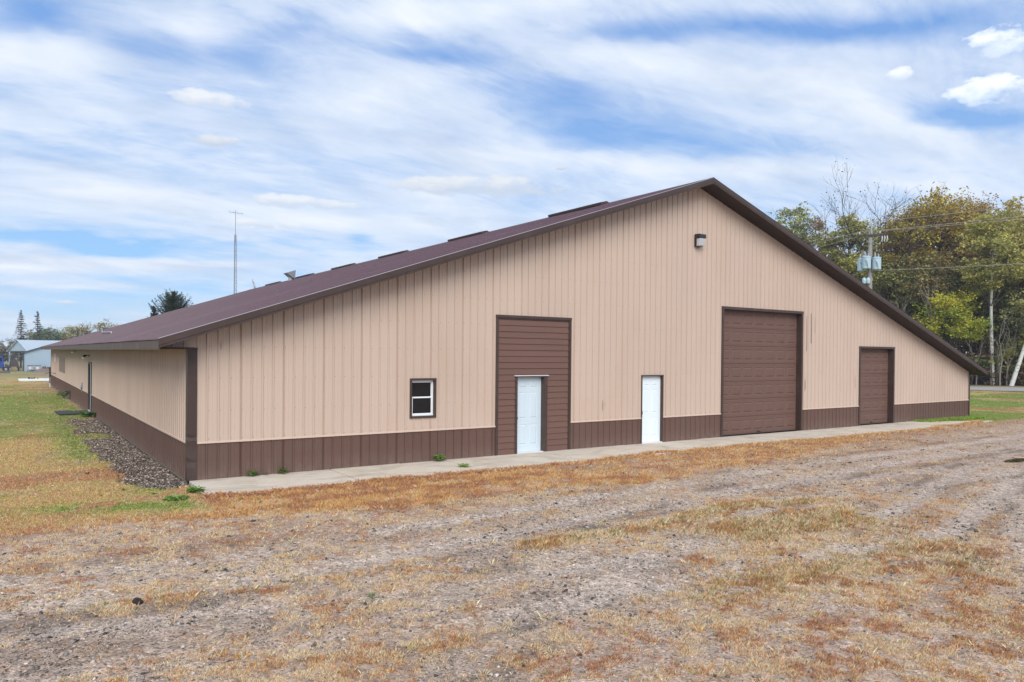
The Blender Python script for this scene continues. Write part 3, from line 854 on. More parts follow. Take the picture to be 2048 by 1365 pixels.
def build_openings():
    # sided-over doorway
    x0, x1, z1 = 7.533, 10.058, 3.762
    inf = MB().box(x0+.02, 8.20, .02, .12, .0, z1-.02).box(9.16, x1-.02, .02, .12, .0, z1-.02).box(8.20, 9.16, .02, .12, 2.12, z1-.02).build('infill_wall', DARK, barn)
    m_ = MB()   # wide casing with a stepped edge
    m_.cbox(x0, x0+.055, -.040, -.002, .03, z1-.075, .004); m_.cbox(x0+.056, x0+.085, -.026, .018, .03, z1-.105, .004)
    m_.cbox(x1-.055, x1, -.040, -.002, .03, z1-.075, .004); m_.cbox(x1-.085, x1-.056, -.026, .018, .03, z1-.105, .004)
    m_.cbox(x0-.006, x1+.006, -.046, -.002, z1-.074, z1, .004); m_.cbox(x0+.056, x1-.056, -.026, .018, z1-.104, z1-.0755, .004)
    m_.build('trim', BRNTRIM, inf)
    n = 22; h = (z1-.105-.03)/n
    rr = random.Random(12)
    a, b = x0+.087, x1-.087
    for i in range(n):
        zb = .03+h*i; zt = zb+h-.001
        spans = [(a, b)]
        if zb < 2.12: spans = [(a, 8.165), (9.235, b)]
        if zb < 2.12 < zt-.02: spans = [(a, 8.165), (9.235, b)]
        for (s0, s1) in spans:
            j = rr.uniform(-.0015, .0015)
            MB().prism([(-.015+j, zb), (.018, zb), (.018, zt), (.004, zt), (-.014+j, zb+.008)], 'x', s0, s1).build('siding_board', LAP, inf)
    MB().box(8.165, 9.235, -.005, .018, 2.125, 2.125+.0).build('x', None) if False else None
    m_ = MB()   # door frame
    m_.cbox(8.166, 8.236, -.030, .16, .035, 2.10, .004); m_.cbox(9.128, 9.234, -.032, .16, .035, 2.10, .004); m_.cbox(8.166, 9.234, -.028, .16, 2.101, 2.128, .003)
    m_.build('door_frame', BRNTRIM, inf)
    MB().prism([(.017, 2.129), (-.062, 2.129), (-.062, 2.140), (.017, 2.160)], 'x', 8.135, 9.265).build('drip_cap', ALU, inf)
    entry_door(8.238, 9.126, .055, 2.10, .13, WHT, barn, 'knob', 'white six-panel door set into the brown lap siding')
    MB().cbox(8.236, 9.128, -.02, .17, .012, .053, .006).build('threshold', ALU, inf)
    # plain white door
    x0, x1, z1 = 12.796, 13.726, 2.12
    casing(x0, x1, z1, .035, barn); reveal(x0+.035, x1-.035, .035, z1-.035, .10, barn)
    entry_door(x0+.037, x1-.037, .055, z1-.036, .075, WHT2, barn, 'lever', 'bright white six-panel door beside the big garage door')
    MB().cbox(x0+.03, x1-.03, -.04, .11, .02, .052, .006).build('threshold', ALU, barn)
    # garage doors
    x0, x1, z1 = 16.412, 20.82, 4.374
    casing(x0, x1, z1, .09, barn, .04); reveal(x0+.09, x1-.09, .03, z1-.09, .26, barn)
    garage_door(x0+.091, x1-.091, .045, z1-.091, .19, 7, 7, barn, 'tall brown sectional garage door of seven rows')
    x0, x1, z1 = 24.467, 27.016, 3.157
    casing(x0, x1, z1, .08, barn, .04); reveal(x0+.08, x1-.08, .03, z1-.08, .28, barn)
    garage_door(x0+.081, x1-.081, .045, z1-.081, .21, 6, 4, barn, 'low narrow brown sectional garage door of six rows')
    # window
    x0, x1, z0, z1 = 5.046, 5.766, 1.121, 2.103
    w = .05
    win = MB()
    win.cbox(x0, x0+w, -.034, -.002, z0+w, z1-w, .003).cbox(x1-w, x1, -.034, -.002, z0+w, z1-w, .003).cbox(x0, x1, -.038, -.002, z1-w+.001, z1, .003).cbox(x0, x1, -.038, -.002, z0, z0+w-.001, .003)
    win.box(x0+w-.012, x0+w, 0, .14, z0+w, z1-w).box(x1-w, x1-w+.012, 0, .14, z0+w, z1-w).box(x0+w, x1-w, 0, .14, z1-w, z1-w+.012).box(x0+w, x1-w, 0, .14, z0+w-.012, z0+w)
    wo = win.build('window', BRNTRIM, barn)
    a, b, c, d = x0+w+.001, x1-w-.001, z0+w+.001, z1-w-.001
    y = .045; mid = (c+d)/2+.02
    fr = MB().cbox(a, a+.032, y, y+.06, c+.033, d-.033, .004).cbox(b-.032, b, y, y+.06, c+.033, d-.033, .004).cbox(a, b, y, y+.06, d-.032, d, .004).cbox(a, b, y-.012, y+.06, c, c+.032, .004)
    fr.build('frame', VIN, wo)
    i0, i1 = a+.033, b-.033
    lo = MB().cbox(i0, i0+.025, y+.008, y+.03, c+.06, mid-.025, .003).cbox(i1-.025, i1, y+.008, y+.03, c+.06, mid-.025, .003).cbox(i0, i1, y+.006, y+.03, c+.033, c+.06, .003).cbox(i0, i1, y+.006, y+.03, mid-.024, mid+.012, .003)
    lo.build('sash', VIN, wo)
    hi = MB().cbox(i0, i0+.02, y+.032, y+.05, mid+.013, d-.06, .003).cbox(i1-.02, i1, y+.032, y+.05, mid+.013, d-.06, .003).cbox(i0, i1, y+.032, y+.05, d-.059, d-.034, .003)
    hi.build('sash', VIN, wo)
    MB().box(i0+.02, i1-.02, y+.016, y+.021, c+.055, mid-.02).build('pane', GLASS, wo)
    MB().box(i0+.015, i1-.015, y+.038, y+.043, mid+.005, d-.055).build('pane', GLASS, wo)
    # room behind the glass: dark box
    MB().box(x0-.4, x1+.4, .9, .94, .6, 2.5).build('inner_wall', DARK, wo)
    MB().box(x0+.1, x1-.05, .2, .23, z0+.62, z1-.02).build('blind', noisy('dark_grey_blind', (.07, .065, .07), .8, .2, 12), wo)
build_openings()

def build_sides():
    SO = [(20.42, 21.68, .1, 2.12)]
    fl = lambda x, h, z: (-h, x, z)
    wall = plain_wall(.02, L_-.02, lambda x: 2.80, SO, -.016, -.10, fl).build('wall', DARK, barn)
    rr = random.Random(8)
    n = int(L_/.9144)
    e = [.10]+[.127+.9144*k for k in range(1, n+1)]+[L_-.05]
    mt_, mb_ = None, None
    for i, (a, b) in enumerate(zip(e[:-1], e[1:])):
        full = 0 < i < len(e)-2
        ops = [o for o in SO if o[0] < b and o[1] > a]
        for (zl, zh, nm, mat) in ((ZW, 2.79, 'wall_panel', TAN), (.0, ZW, 'wainscot_panel', BRN)):
            if full and not ops:
                key = nm+'_side'
                if key not in MT:
                    m_ = MB(); P = profile(.127, .127+.9144)
                    for (p, hp), (q, hq) in zip(P[:-1], P[1:]):
                        m_.add([(-hp, p-.127, zl), (-hq, q-.127, zl), (-hq, q-.127, zh), (-hp, p-.127, zh)], [(0, 3, 2, 1)])
                    MT[key] = m_.mesh(nm, mat, recalc=False)
                o = link(nm, MT[key], wall, (rr.uniform(-.001, .001), a, 0))
            else:
                wall_sheet(a, b, zl, lambda x, zh=zh: zh, ops, lambda x, h, z: (-h, x, z), nm, mat, wall)
    for a, b in ((.12, 20.42), (21.68, L_-.06)):
        MB().prism([(-.003, ZW-.012), (-.030, ZW-.012), (-.030, ZW+.016), (-.003, ZW+.026)], 'y', a, b).build('drip_trim', TANTRIM, wall)
    s = MB()
    for z in (.87, 1.475, 2.16, .12):
        for k in range(1, 150):
            y = .127+.2286*k+.04
            if y > 34: break
            q = .009
            s.add([(-.001, y-q, z-q), (-.001, y+q, z-q), (-.001, y+q, z+q), (-.001, y-q, z+q), (-.009, y, z)], [(0, 1, 4), (1, 2, 4), (2, 3, 4), (3, 0, 4)])
    o = s.build('screw', MT['tan_brown_screw'], wall, recalc=False); o['kind'] = 'stuff'
    # concrete footing showing under the wainscot
    MB().box(-.034, .0, .05, L_, -.2, .006).build('footing', noisy('grey_footing', (.16, .14, .11), .9, .2, 5), wall)
    # side door
    d = MB().cbox(-.045, -.002, 20.40, 20.47, .02, 2.16, .004).cbox(-.045, -.002, 21.63, 21.70, .02, 2.16, .004).cbox(-.05, -.002, 20.38, 21.72, 2.161, 2.21, .004).build('door_frame', BRNTRIM, barn)
    MB().box(.03, .07, 20.47, 21.63, .09, 2.15).build('door', WHT, barn)['label'] = 'white side door in a brown frame on the long wall'
    MB().box(-.06, .06, 20.47, 21.63, .03, .088).build('threshold', ALU, barn)
    # faded screened panel far along the wall
    MB().box(-.034, -.021, 37.0, 42.6, 1.30, 2.27).build('screen_panel', noisy('faded_brown_screen', (.27, .205, .16), .9, .1, 3, 50), barn)
    MB().cbox(-.05, -.005, 47.2, 47.75, 1.86, 2.42, .004).build('white_panel', VIN, barn)
    # back and right walls, plain profiled sheet
    bk = MB()
    for a, b in ((.02, XR), (XR, W_-.02)):
        bk.add([(a, L_, 0), (b, L_, 0), (b, L_, wallz(b)), (a, L_, wallz(a))], [(0, 1, 2, 3)])
    bk.build('wall', TAN, barn, recalc=False)
    rw = MB(); P = profile(.1, L_)
    for (p, hp), (q, hq) in zip(P[:-1], P[1:]):
        rw.add([(W_+hp, p, 0), (W_+hq, q, 0), (W_+hq, q, 2.09), (W_+hp, p, 2.09)], [(0, 1, 2, 3)])
    rw.build('wall', TAN, barn, recalc=False)
    # corner trims; the near one is dented low down
    c = MB()
    zs = [.03, .30, .42, .52, .6, .86, .93, 1.0, 1.7, 2.76]
    off = [0, 0, .012, -.004, 0, 0, .014, 0, 0, 0]
    P = [(.158, -.002), (.158, -.030), (-.030, -.030), (-.030, .150), (-.002, .150)]
    V = []; F = []
    for z, o_ in zip(zs, off):
        for i, (x, y) in enumerate(P):
            if i == 2: x += o_*1.6; y += o_*1.6
            if i == 1: y += o_*.6
            V.append((x, y, z))
    k = len(P)
    for i in range(len(zs)-1):
        for j in range(k-1): F.append((i*k+j, i*k+j+1, (i+1)*k+j+1, (i+1)*k+j))
    c.add(V, F); c.add([(.158, -.031, .425), (.158, -.0325, .432), (-.028, -.0325, .432), (-.028, -.031, .425)], [(0, 1, 2, 3)])
    c.build('corner_trim', BRNTRIM, barn)['label'] = 'dented brown corner trim'
    for (x, sx) in ((W_, 1),):
        MB().box(x-.06, x+.03, -.030, -.002, .03, wallz(W_)-.02).box(x+.002, x+.030, -.0015, .12, .03, 2.05).build('corner_trim', BRNTRIM, barn)
    MB().box(-.03, -.002, L_-.12, L_+.03, .03, 2.79).build('corner_trim', BRNTRIM, barn)
    # brown strip across the foot of the rake return at the near corner
    MB().cbox(-.56, .165, -.032, -.004, 2.762, 2.790, .003).box(-.035, -.004, .0, L_, 2.765, 2.79).build('trim', BRNTRIM, barn)
    # siding closing the boxed eave
    for i, (a, b) in enumerate(((-.55, -.33), (-.33, -.1), (-.1, .158))):
        m_ = MB(); m_.add([(a, -.006, 2.791), (b, -.006, 2.791), (b, -.006, wallz(b)), (a, -.006, wallz(a))], [(0, 1, 2, 3)])
        m_.prism([(b-.01, -.006), (b-.004, -.018), (b+.004, -.018), (b+.01, -.006)], 'z', 2.79, wallz(b)-.01)
        m_.build('wall_panel', TAN, bpy.data.objects['wall'], recalc=False)
build_sides()

def build_roof():
    # deck
    d = MB()
    yA, yB = Y0+.02, Y1-.02
    d.add([(XL0+.03, yA, rooftop(XL0+.03)-.03), (XR, yA, ZR-.03), (XR, yB, ZR-.03), (XL0+.03, yB, rooftop(XL0+.03)-.03),
           (XL0+.03, yA, rooftop(XL0+.03)-.12), (XR, yA, ZR-.12), (XR, yB, ZR-.12), (XL0+.03, yB, rooftop(XL0+.03)-.12)],
          [(0, 1, 2, 3), (4, 7, 6, 5), (0, 4, 5, 1), (3, 2, 6, 7), (0, 3, 7, 4)])
    xe = XR0-.03
    d.add([(xe, yA, rooftop(xe)-.03), (XR, yA, ZR-.03), (XR, yB, ZR-.03), (xe, yB, rooftop(xe)-.03),
           (xe, yA, rooftop(xe)-.12), (XR, yA, ZR-.12), (XR, yB, ZR-.12), (xe, yB, rooftop(xe)-.12)],
          [(0, 3, 2, 1), (4, 5, 6, 7), (0, 1, 5, 4), (3, 7, 6, 2), (0, 4, 7, 3)])
    roof = d.build('roof', SOFF, barn)
    # profiled roof panels, ribs running up the slope
    n = 59; w = (Y1-Y0)/n
    rr = random.Random(4)
    for side in (0, 1):
        m_ = MB()
        x_e = XL0 if side == 0 else XR0
        P = []
        for k in range(4):
            c = .02+k*w/4
            P += [(c-.014, 0), (c-.004, .022), (c+.018, .022), (c+.028, 0)]
            P += [(c+.10, 0), (c+.107, .003), (c+.119, .003), (c+.126, 0)]
        P.append((w, 0))
        for (p, hp), (q, hq) in zip(P[:-1], P[1:]):
            a0, b0 = (x_e, rooftop(x_e)), (XR, ZR)
            m_.add([(a0[0], p, a0[1]+hp), (a0[0], q, a0[1]+hq), (b0[0], q, b0[1]+hq), (b0[0], p, b0[1]+hp)], [(0, 3, 2, 1) if side == 0 else (0, 1, 2, 3)])
        # turned-down edge at the eave
        me = m_.mesh('roof_panel', ROOF, recalc=False)
        for i in range(n):
            o = link('roof_panel', me, roof, (0, Y0+w*i, rr.uniform(-.004, .004)))
            o.rotation_euler = (R(rr.uniform(-.35, .35)), 0, 0)
    # ridge cap
    m_ = MB()
    for y0, y1 in [(Y0-.01+3.05*k, min(Y0-.01+3.05*(k+1)-.004, Y1)) for k in range(18)]:
        if y1 <= y0: continue
        MB().add([(XR-.22, y0, ZR-.22*SL+.022), (XR, y0, ZR+.035), (XR+.22, y0, ZR-.22*SR+.022), (XR-.22, y1, ZR-.22*SL+.022), (XR, y1, ZR+.035), (XR+.22, y1, ZR-.22*SR+.022),
                  (XR-.225, y0, ZR-.225*SL+.004), (XR-.225, y1, ZR-.225*SL+.004), (XR+.225, y0, ZR-.225*SR+.004), (XR+.225, y1, ZR-.225*SR+.004)],
                 [(0, 1, 4, 3), (1, 2, 5, 4), (6, 0, 3, 7), (2, 8, 9, 5)]).build('ridge_cap', BRNTRIM, roof, recalc=False)
    # raised ridge vents
    for (a, b) in ((4.5, 7.75), (12.9, 16.1), (21.2, 24.5), (28.8, 32.2), (36.5, 39.85), (44.4, 47.6)):
        MB().prism([(XR-.28, ZR-.05), (XR-.30, ZR+.035), (XR, ZR+.115), (XR+.30, ZR+.035), (XR+.28, ZR-.05)], 'y', a, b).build('ridge_vent', BRNTRIM, roof)
    # rake boards on both gables, in ten-foot lengths with joints
    def rake(yf, sgn, xa, xb):
        """profile swept along the slope from xa to xb; face at yf, looking sgn*y"""
        prof = [(0, .012), (-.018, .012), (-.018, -.115), (-.008, -.120), (-.008, -.136), (-.022, -.142), (-.022, -.168), (0, -.168)]
        V = []
        for x in (xa, xb):
            for (o_, z) in prof: V.append((x, yf-sgn*o_*-1 if False else yf+sgn*(-o_), rooftop(x)+z))
        k = len(prof)
        F = [(i, (i+1) % k, k+(i+1) % k, k+i) for i in range(k)]+[tuple(range(k-1, -1, -1)), tuple(range(k, 2*k))]
        MB().add(V, F).build('rake_board', BRNTRIM, roof)
    for yf, sg in ((Y0, -1), (Y1, 1)):
        for (xa, xb) in ((XL0, XR), (XR, XR0)):
            n_ = 6
            for i in range(n_):
                a = xa+(xb-xa)*i/n_; b = xa+(xb-xa)*(i+1)/n_-(.004 if i < n_-1 else 0)
                rake(yf, sg, a, b)
    # drip edge along the near rake; left slope coloured pale as a light reflection
    for (xa, xb, dz) in ((XL0, XR, .018), (XR, XR0, .018)):
        m_ = MB()
        V = []
        for x in (xa, xb):
            for (y, z) in ((Y0-.024, dz-.004), (Y0+.05, dz+.004), (Y0+.05, dz+.010), (Y0-.024, dz+.002)): V.append((x, y, rooftop(x)+z))
        m_.add(V, [(0, 1, 5, 4), (1, 2, 6, 5), (2, 3, 7, 6), (3, 0, 4, 7), (0, 3, 2, 1), (4, 5, 6, 7)])
        m_.build('drip_edge', noisy('edge_trim_sheen', (.30, .25, .25), .35, .08) if xa < 0 else BRNTRIM, roof)
    # vented soffit under the rake overhang: boards across, 30 cm each
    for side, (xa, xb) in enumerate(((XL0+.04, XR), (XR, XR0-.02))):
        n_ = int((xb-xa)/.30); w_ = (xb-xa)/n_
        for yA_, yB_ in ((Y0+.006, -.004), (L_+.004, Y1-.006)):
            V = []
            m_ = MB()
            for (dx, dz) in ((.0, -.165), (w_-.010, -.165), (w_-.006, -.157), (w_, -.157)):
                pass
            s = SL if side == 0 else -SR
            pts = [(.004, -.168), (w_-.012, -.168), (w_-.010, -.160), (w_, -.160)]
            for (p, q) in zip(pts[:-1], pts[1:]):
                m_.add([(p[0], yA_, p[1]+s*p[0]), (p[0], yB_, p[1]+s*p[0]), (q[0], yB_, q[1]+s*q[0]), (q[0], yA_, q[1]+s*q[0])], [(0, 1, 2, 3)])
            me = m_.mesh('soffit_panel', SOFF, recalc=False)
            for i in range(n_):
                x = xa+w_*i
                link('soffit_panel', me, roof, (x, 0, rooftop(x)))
    # eave boards and flat soffits on the long sides
    ze = rooftop(XL0)
    seg = [Y0+.02+3.6*k for k in range(16)]; seg = [s_ for s_ in seg if s_ < Y1-.05]+[Y1-.02]
    rr = random.Random(2)
    for a, b in zip(seg[:-1], seg[1:]):
        j = rr.uniform(-.006, .006)
        MB().cbox(XL0+.012, XL0+.035, a, b-.004, ze-.205+j, ze-.012, .004).build('eave_board', FASC, roof)
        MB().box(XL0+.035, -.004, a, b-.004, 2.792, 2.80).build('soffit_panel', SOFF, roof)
    ze = rooftop(XR0)
    for a, b in zip(seg[:-1], seg[1:]):
        MB().cbox(XR0-.03, XR0-.01, a, b-.004, ze-.17, ze-.012, .004).build('eave_board', BRNTRIM, roof)
        MB().add([(W_, a, wallz(W_)), (XR0-.03, a, wallz(XR0-.03)+.006), (XR0-.03, b, wallz(XR0-.03)+.006), (W_, b, wallz(W_))], [(0, 1, 2, 3)]).build('soffit_panel', SOFF, roof, recalc=False)
    # roof fittings
    zr = rooftop(1.45)
    MB().tube([(.75, 20.6, rooftop(.75)), (.75, 20.6, rooftop(.75)+.10), (.9, 22.5, rooftop(.9)+.09), (1.2, 29.0, rooftop(1.2)+.1), (1.42, 31.5, rooftop(1.42)+.28)], [.04, .035, .03, .03, .03], 8).build('bent_pipe', GALV, barn, smooth=True)
    MB().tube([(11.4, 37.3, rooftop(11.4)-.02), (11.3, 37.4, rooftop(11.4)+.55)], .06, 10).tube([(11.28, 37.42, rooftop(11.4)+.5), (11.24, 37.46, rooftop(11.4)+.78)], .035, 8).build('vent_pipe', GALV, barn, smooth=True)
    hx, hy, hz = 14.35, 38.8, rooftop(14.35)
    hd = MB()
    hd.tube([(hx, hy, hz-.05), (hx, hy, hz+.30)], .17, 12)
    hd.add([(hx-.42, hy-.42, hz+.52), (hx+.22, hy-.50, hz+.74), (hx+.22, hy+.50, hz+.74), (hx-.42, hy+.42, hz+.52),
            (hx-.18, hy-.2, hz+.26), (hx+.22, hy-.3, hz+.10), (hx+.22, hy+.3, hz+.10), (hx-.18, hy+.2, hz+.26)],
           [(0, 1, 2, 3), (7, 6, 5, 4), (0, 4, 5, 1), (1, 5, 6, 2), (2, 6, 7, 3), (3, 7, 4, 0)])
    hd.build('vent_hood', GALV, barn)
build_roof()

# ------------------------------------------------------------------ fittings on the barn
def wall_pack(loc, rz, label, s=1.0):
    t = empty('wall_lamp', loc, rz, label, 'wall lamp')
    m_ = MB()
    m_.cbox(-.15*s, .15*s, -.085*s, 0, -.2*s, .2*s, .008)
    m_.add([(-.15*s, -.085*s, .055*s), (.15*s, -.085*s, .055*s), (.15*s, -.085*s, .2*s), (-.15*s, -.085*s, .2*s), (-.15*s, -.23*s, .07*s), (.15*s, -.23*s, .07*s), (.15*s, -.22*s, .19*s), (-.15*s, -.22*s, .19*s)],
           [(4, 5, 6, 7), (0, 4, 7, 3), (1, 2, 6, 5), (3, 7, 6, 2), (0, 1, 5, 4)])
    m_.build('housing', BLK, t)
    g = MB()
    g.add([(-.135*s, -.086*s, -.185*s), (.135*s, -.086*s, -.185*s), (.135*s, -.086*s, .053*s), (-.135*s, -.086*s, .053*s), (-.125*s, -.175*s, -.165*s), (.125*s, -.175*s, -.165*s), (.132*s, -.215*s, .053*s), (-.132*s, -.215*s, .053*s)],
          [(4, 5, 6, 7), (0, 4, 7, 3), (1, 2, 6, 5), (0, 1, 5, 4), (3, 7, 6, 2)])
    for k in range(7):
        z = (-.15+.028*k)*s; y = -(.178+.036*(k/7))*s
        g.box(-.12*s, .12*s, y-.006*s, y, z, z+.012*s)
    g.build('lens', LENS, t)
    MB().lathe((.03*s, -.09*s, .2*s), [(.022*s, 0), (.022*s, .03*s), (.032*s, .035*s), (.032*s, .075*s), (.015*s, .09*s)], 10).build('photocell', PORC, t)
    MB().tube([(.05*s, -.05*s, -.2*s), (.05*s, -.05*s, -.235*s)], .018*s, 8).build('conduit_plug', GALV, t)
    return t
wall_pack((15.2, -.022, 6.42), 0, 'dark wall lamp with a clear ribbed lens high under the barn gable peak')

fl = empty('flood_lamp', (-.02, 21.35, 2.48), 0, 'small twin flood lamp on the long wall above the side door', 'flood lamp'); fl.scale = (.72, .72, .72)
MB().cbox(-.05, 0, -.07, .07, -.06, .06, .005).build('base', BLK, fl)
for sy in (-1, 1):
    MB().tube([(-.03, sy*.03, 0), (-.12, sy*.12, .0), (-.2, sy*.16, -.05 if sy > 0 else .06)], .018, 8).build('arm', BLK, fl)
    MB().tube([(-.17, sy*.17, -.03 if sy > 0 else .04), (-.24, sy*.2, -.09 if sy > 0 else .01), (-.34, sy*.24, -.17 if sy > 0 else -.05)], [.03, .06, .085], 12).build('lamp_head', VIN if sy > 0 else BLK, fl)

lt = empty('strip_light', (-.03, 29.6, 2.60), 0, 'short pale strip light under the eave left of the flood lamp', 'light fitting')
MB().cbox(-.09, 0, -.65, .65, -.04, .04, .01).build('body', TANTRIM, lt)
MB().cbox(-.12, -.091, -.6, .6, -.03, .03, .008).build('diffuser', VIN, lt)

gm = empty('electric_meter', (-.022, 24.75, .98), 0, 'grey meter box on the long wall beyond the side door', 'meter'); gm.scale = (.62, .62, .62)
MB().cbox(-.12, 0, -.14, .14, -.02, .30, .006).build('box', GALV, gm)
MB().tube([(-.12, 0, .15), (-.19, 0, .15)], [.085, .075], 14).build('dial', LENS, gm)
MB().tube([(-.05, .02, -.02), (-.05, .02, -.40)], .022, 8).build('conduit', GALV, gm)
MB().tube([(-.08, -.05, -.02), (-.10, -.06, -.16), (-.05, -.02, -.25)], .02, 8).build('elbow', BLK, gm)

hk = empty('wall_bracket', (-.02, 47.2, 1.02), 0, 'thin dark rod sticking out from the far end of the long wall', 'bracket')
MB().tube([(0, 0, 0), (-.35, -.25, .06), (-.62, .2, -.02)], .02, 6).build('rod', BLK, hk)
MB().cbox(-.02, 0, -.06, .06, -.06, .06, .004).build('plate', BLK, hk)

po = empty('marker_post', (-.32, 47.7, 0), 0, 'slim post with dark upper half standing by the far barn corner', 'post')
MB().tube([(0, 0, -.1), (0, 0, .75)], .035, 8).build('lower_pole', WHITEP, po)
MB().cbox(-.06, .06, -.03, .03, .3, 1.45, .006).build('board', BRNTRIM, po)

# mats at the side door
mat0 = empty('door_mat', (-.93, 20.75, .03), R(2), 'outer dark mat lying on the ground by the side door', 'mat', None)
MB().cbox(-.34, .33, -.95, .95, 0, .035, .008).build('mat', RUBB, mat0)
MB().cbox(-.30, .29, -.90, .90, .035, .040, .002).build('raised_field', RUBB, mat0)
mat1 = empty('door_mat', (-.33, 20.85, .02), R(-3), 'inner dark mat against the wall by the side door', 'mat', None)
MB().cbox(-.26, .24, -.85, .85, 0, .035, .008).build('mat', RUBB, mat1)
MB().cbox(-.22, .20, -.80, .80, .035, .040, .002).build('raised_field', RUBB, mat1)

# white pad with dark lumps beyond the barn
zp = float(hgt(0, 62, False))
wp = empty('white_slab', (0, 62, zp), R(2), 'low white slab lying on the grass beyond the far barn corner', 'slab')
MB().cbox(-2.0, 1.6, -1.0, 1.0, -.05, .16, .02).build('slab', noisy('white_concrete', (.78, .80, .80), .7, .05), wp)
for i, (x, y, s) in enumerate(((-1.25, .1, .09), (-1.05, -.3, .07), (-.85, .2, .08), (-.6, -.1, .05), (-1.15, .4, .06))):
    MB().lathe((x, y, .16), [(s*.8, 0), (s, s*.5), (s*.7, s*1.2), (s*.25, s*1.6)], 7).build('dark_lump', DIRT, wp)

# dark clod on the gravel
def clod(loc, r, label):
    v = []; f = []
    import bmesh
    bm = bmesh.new(); bmesh.ops.create_icosphere(bm, subdivisions=3, radius=r)
    rr = random.Random(1)
    from mathutils import noise as mn
    for q in bm.verts:
        n = mn.noise(q.co*22)*.4+mn.noise(q.co*55)*.25
        q.co *= 1+n; q.co.z = q.co.z*.8
    me = bpy.data.meshes.new('dark_clod'); bm.to_mesh(me); bm.free(); me.materials.append(DIRT)
    o = link('dark_clod', me, None, loc); return tagit(o, label, 'clod')
clod((-1.97, -7.75, float(hgt(-1.97, -7.75))+.03), .048, 'small dark clod of soil lying on the bare gravel')

# puddle
def puddle(cx, cy, rx, ry, z, label):
    n = 40; V = [(cx, cy, z)]
    for k in range(n):
        a = 2*math.pi*k/n; rr = 1+.22*math.sin(3*a+1)+.12*math.sin(5*a)
        V.append((cx+rx*rr*math.cos(a), cy+ry*rr*math.sin(a), z))
    F = [(0, 1+k, 1+(k+1) % n) for k in range(n)]
    mt, N, b = material('muddy_water', .04); b.inputs['Base Color'].default_value = (.035, .028, .02, 1); b.inputs['IOR'].default_value = 1.33
    tagit(link('puddle', np_mesh('puddle', V, F, mt)), label, None, None, 'structure')
puddle(19.95, -7.75, .95, .42, float(hgt(19.95, -7.75, False))+.022, 'small muddy puddle in the gravel')


# ------------------------------------------------------------------ grass, gravel, stones
CX, CY = -3.18, -16.7
def polar_pts(n, d0, d1, a0=-8, a1=76):
    a = np.radians(rng.uniform(a0, a1, n)); d = np.sqrt(rng.uniform(d0*d0, d1*d1, n))
    return CX+d*np.sin(a), CY+d*np.cos(a), d

def clear_of_barn(x, y):
    inside = (x > -.03) & (x < W_+.03) & (y > -.03) & (y < L_)
    apron = (x > .03) & (x < 29.0) & (y > -1.93) & (y < .2)
    tip = (x >= 29) & (x < 31.6) & (y > -1.75) & (y < -.5-(31.6-x)*.0) & (y < -.2-.35*(x-29))
    return ~(inside | apron | tip)

def blades(x, y, z, n, h, spread, lean, wid, col, cvar=.22):
    """n blades per tuft; returns V, F(tri), C"""
    T = len(x); ti = np.repeat(np.arange(T), n)
    B = len(ti)
    a = rng.uniform(0, 2*np.pi, B); r = spread[ti]*np.sqrt(rng.uniform(0, 1, B))
    bx = x[ti]+r*np.cos(a); by = y[ti]+r*np.sin(a)
    la = a+rng.normal(0, .9, B)
    ln = lean*rng.uniform(.2, 1.3, B)*h[ti]
    hh = h[ti]*rng.uniform(.45, 1.15, B)
    fa = rng.uniform(0, np.pi, B); w = wid[ti]*rng.uniform(.6, 1.3, B)
    dx, dy = np.cos(fa)*w, np.sin(fa)*w
    z0 = z[ti]-.01
    v0 = np.stack([bx-dx, by-dy, z0], -1); v1 = np.stack([bx+dx, by+dy, z0], -1)
    v2 = np.stack([bx+np.cos(la)*ln*.4+dx*.7, by+np.sin(la)*ln*.4+dy*.7, z0+hh*.6], -1)
    v3 = np.stack([bx+np.cos(la)*ln, by+np.sin(la)*ln, z0+hh], -1)
    V = np.stack([v0, v1, v2, v3], 1).reshape(-1, 3)
    b4 = np.arange(B)*4
    F = np.concatenate([np.stack([b4, b4+1, b4+2], -1), np.stack([b4, b4+2, b4+3], -1)])
    c = col[ti]*(1+np.clip(rng.normal(0, cvar*1.5, (B, 1)), -.6, .8))*(1+rng.normal(0, .05, (B, 3)))
    c = np.clip(c, .01, .8)
    C = np.repeat(c, 4, 0)
    return V, F, C

def join(parts):
    Vs, Fs, Cs = [], [], []; b = 0
    for V, F, C in parts:
        Vs.append(V); Fs.append(F+b); Cs.append(C); b += len(V)
    return np.concatenate(Vs), np.concatenate(Fs), np.concatenate(Cs)

def pick_col(M, n, u0=None):
    u = rng.uniform(0, 1, n) if u0 is None else np.clip(.1+.8*u0+rng.normal(0, .26, n), 0, 1)
    rust = M['rust']
    c = np.where((u < .15+.34*rust)[:, None], RUSTC, np.where((u < .40+.25*rust+.45*M['strip'])[:, None], GOLDC, STRAW))
    c = np.where(((rng.uniform(0, 1, n) < .30*M['gold']))[:, None], np.array((.30, .25, .10)), c)
    c = np.where((rng.uniform(0, 1, n) < .006)[:, None], GREENC*1.3, c)
    return c.astype(float)

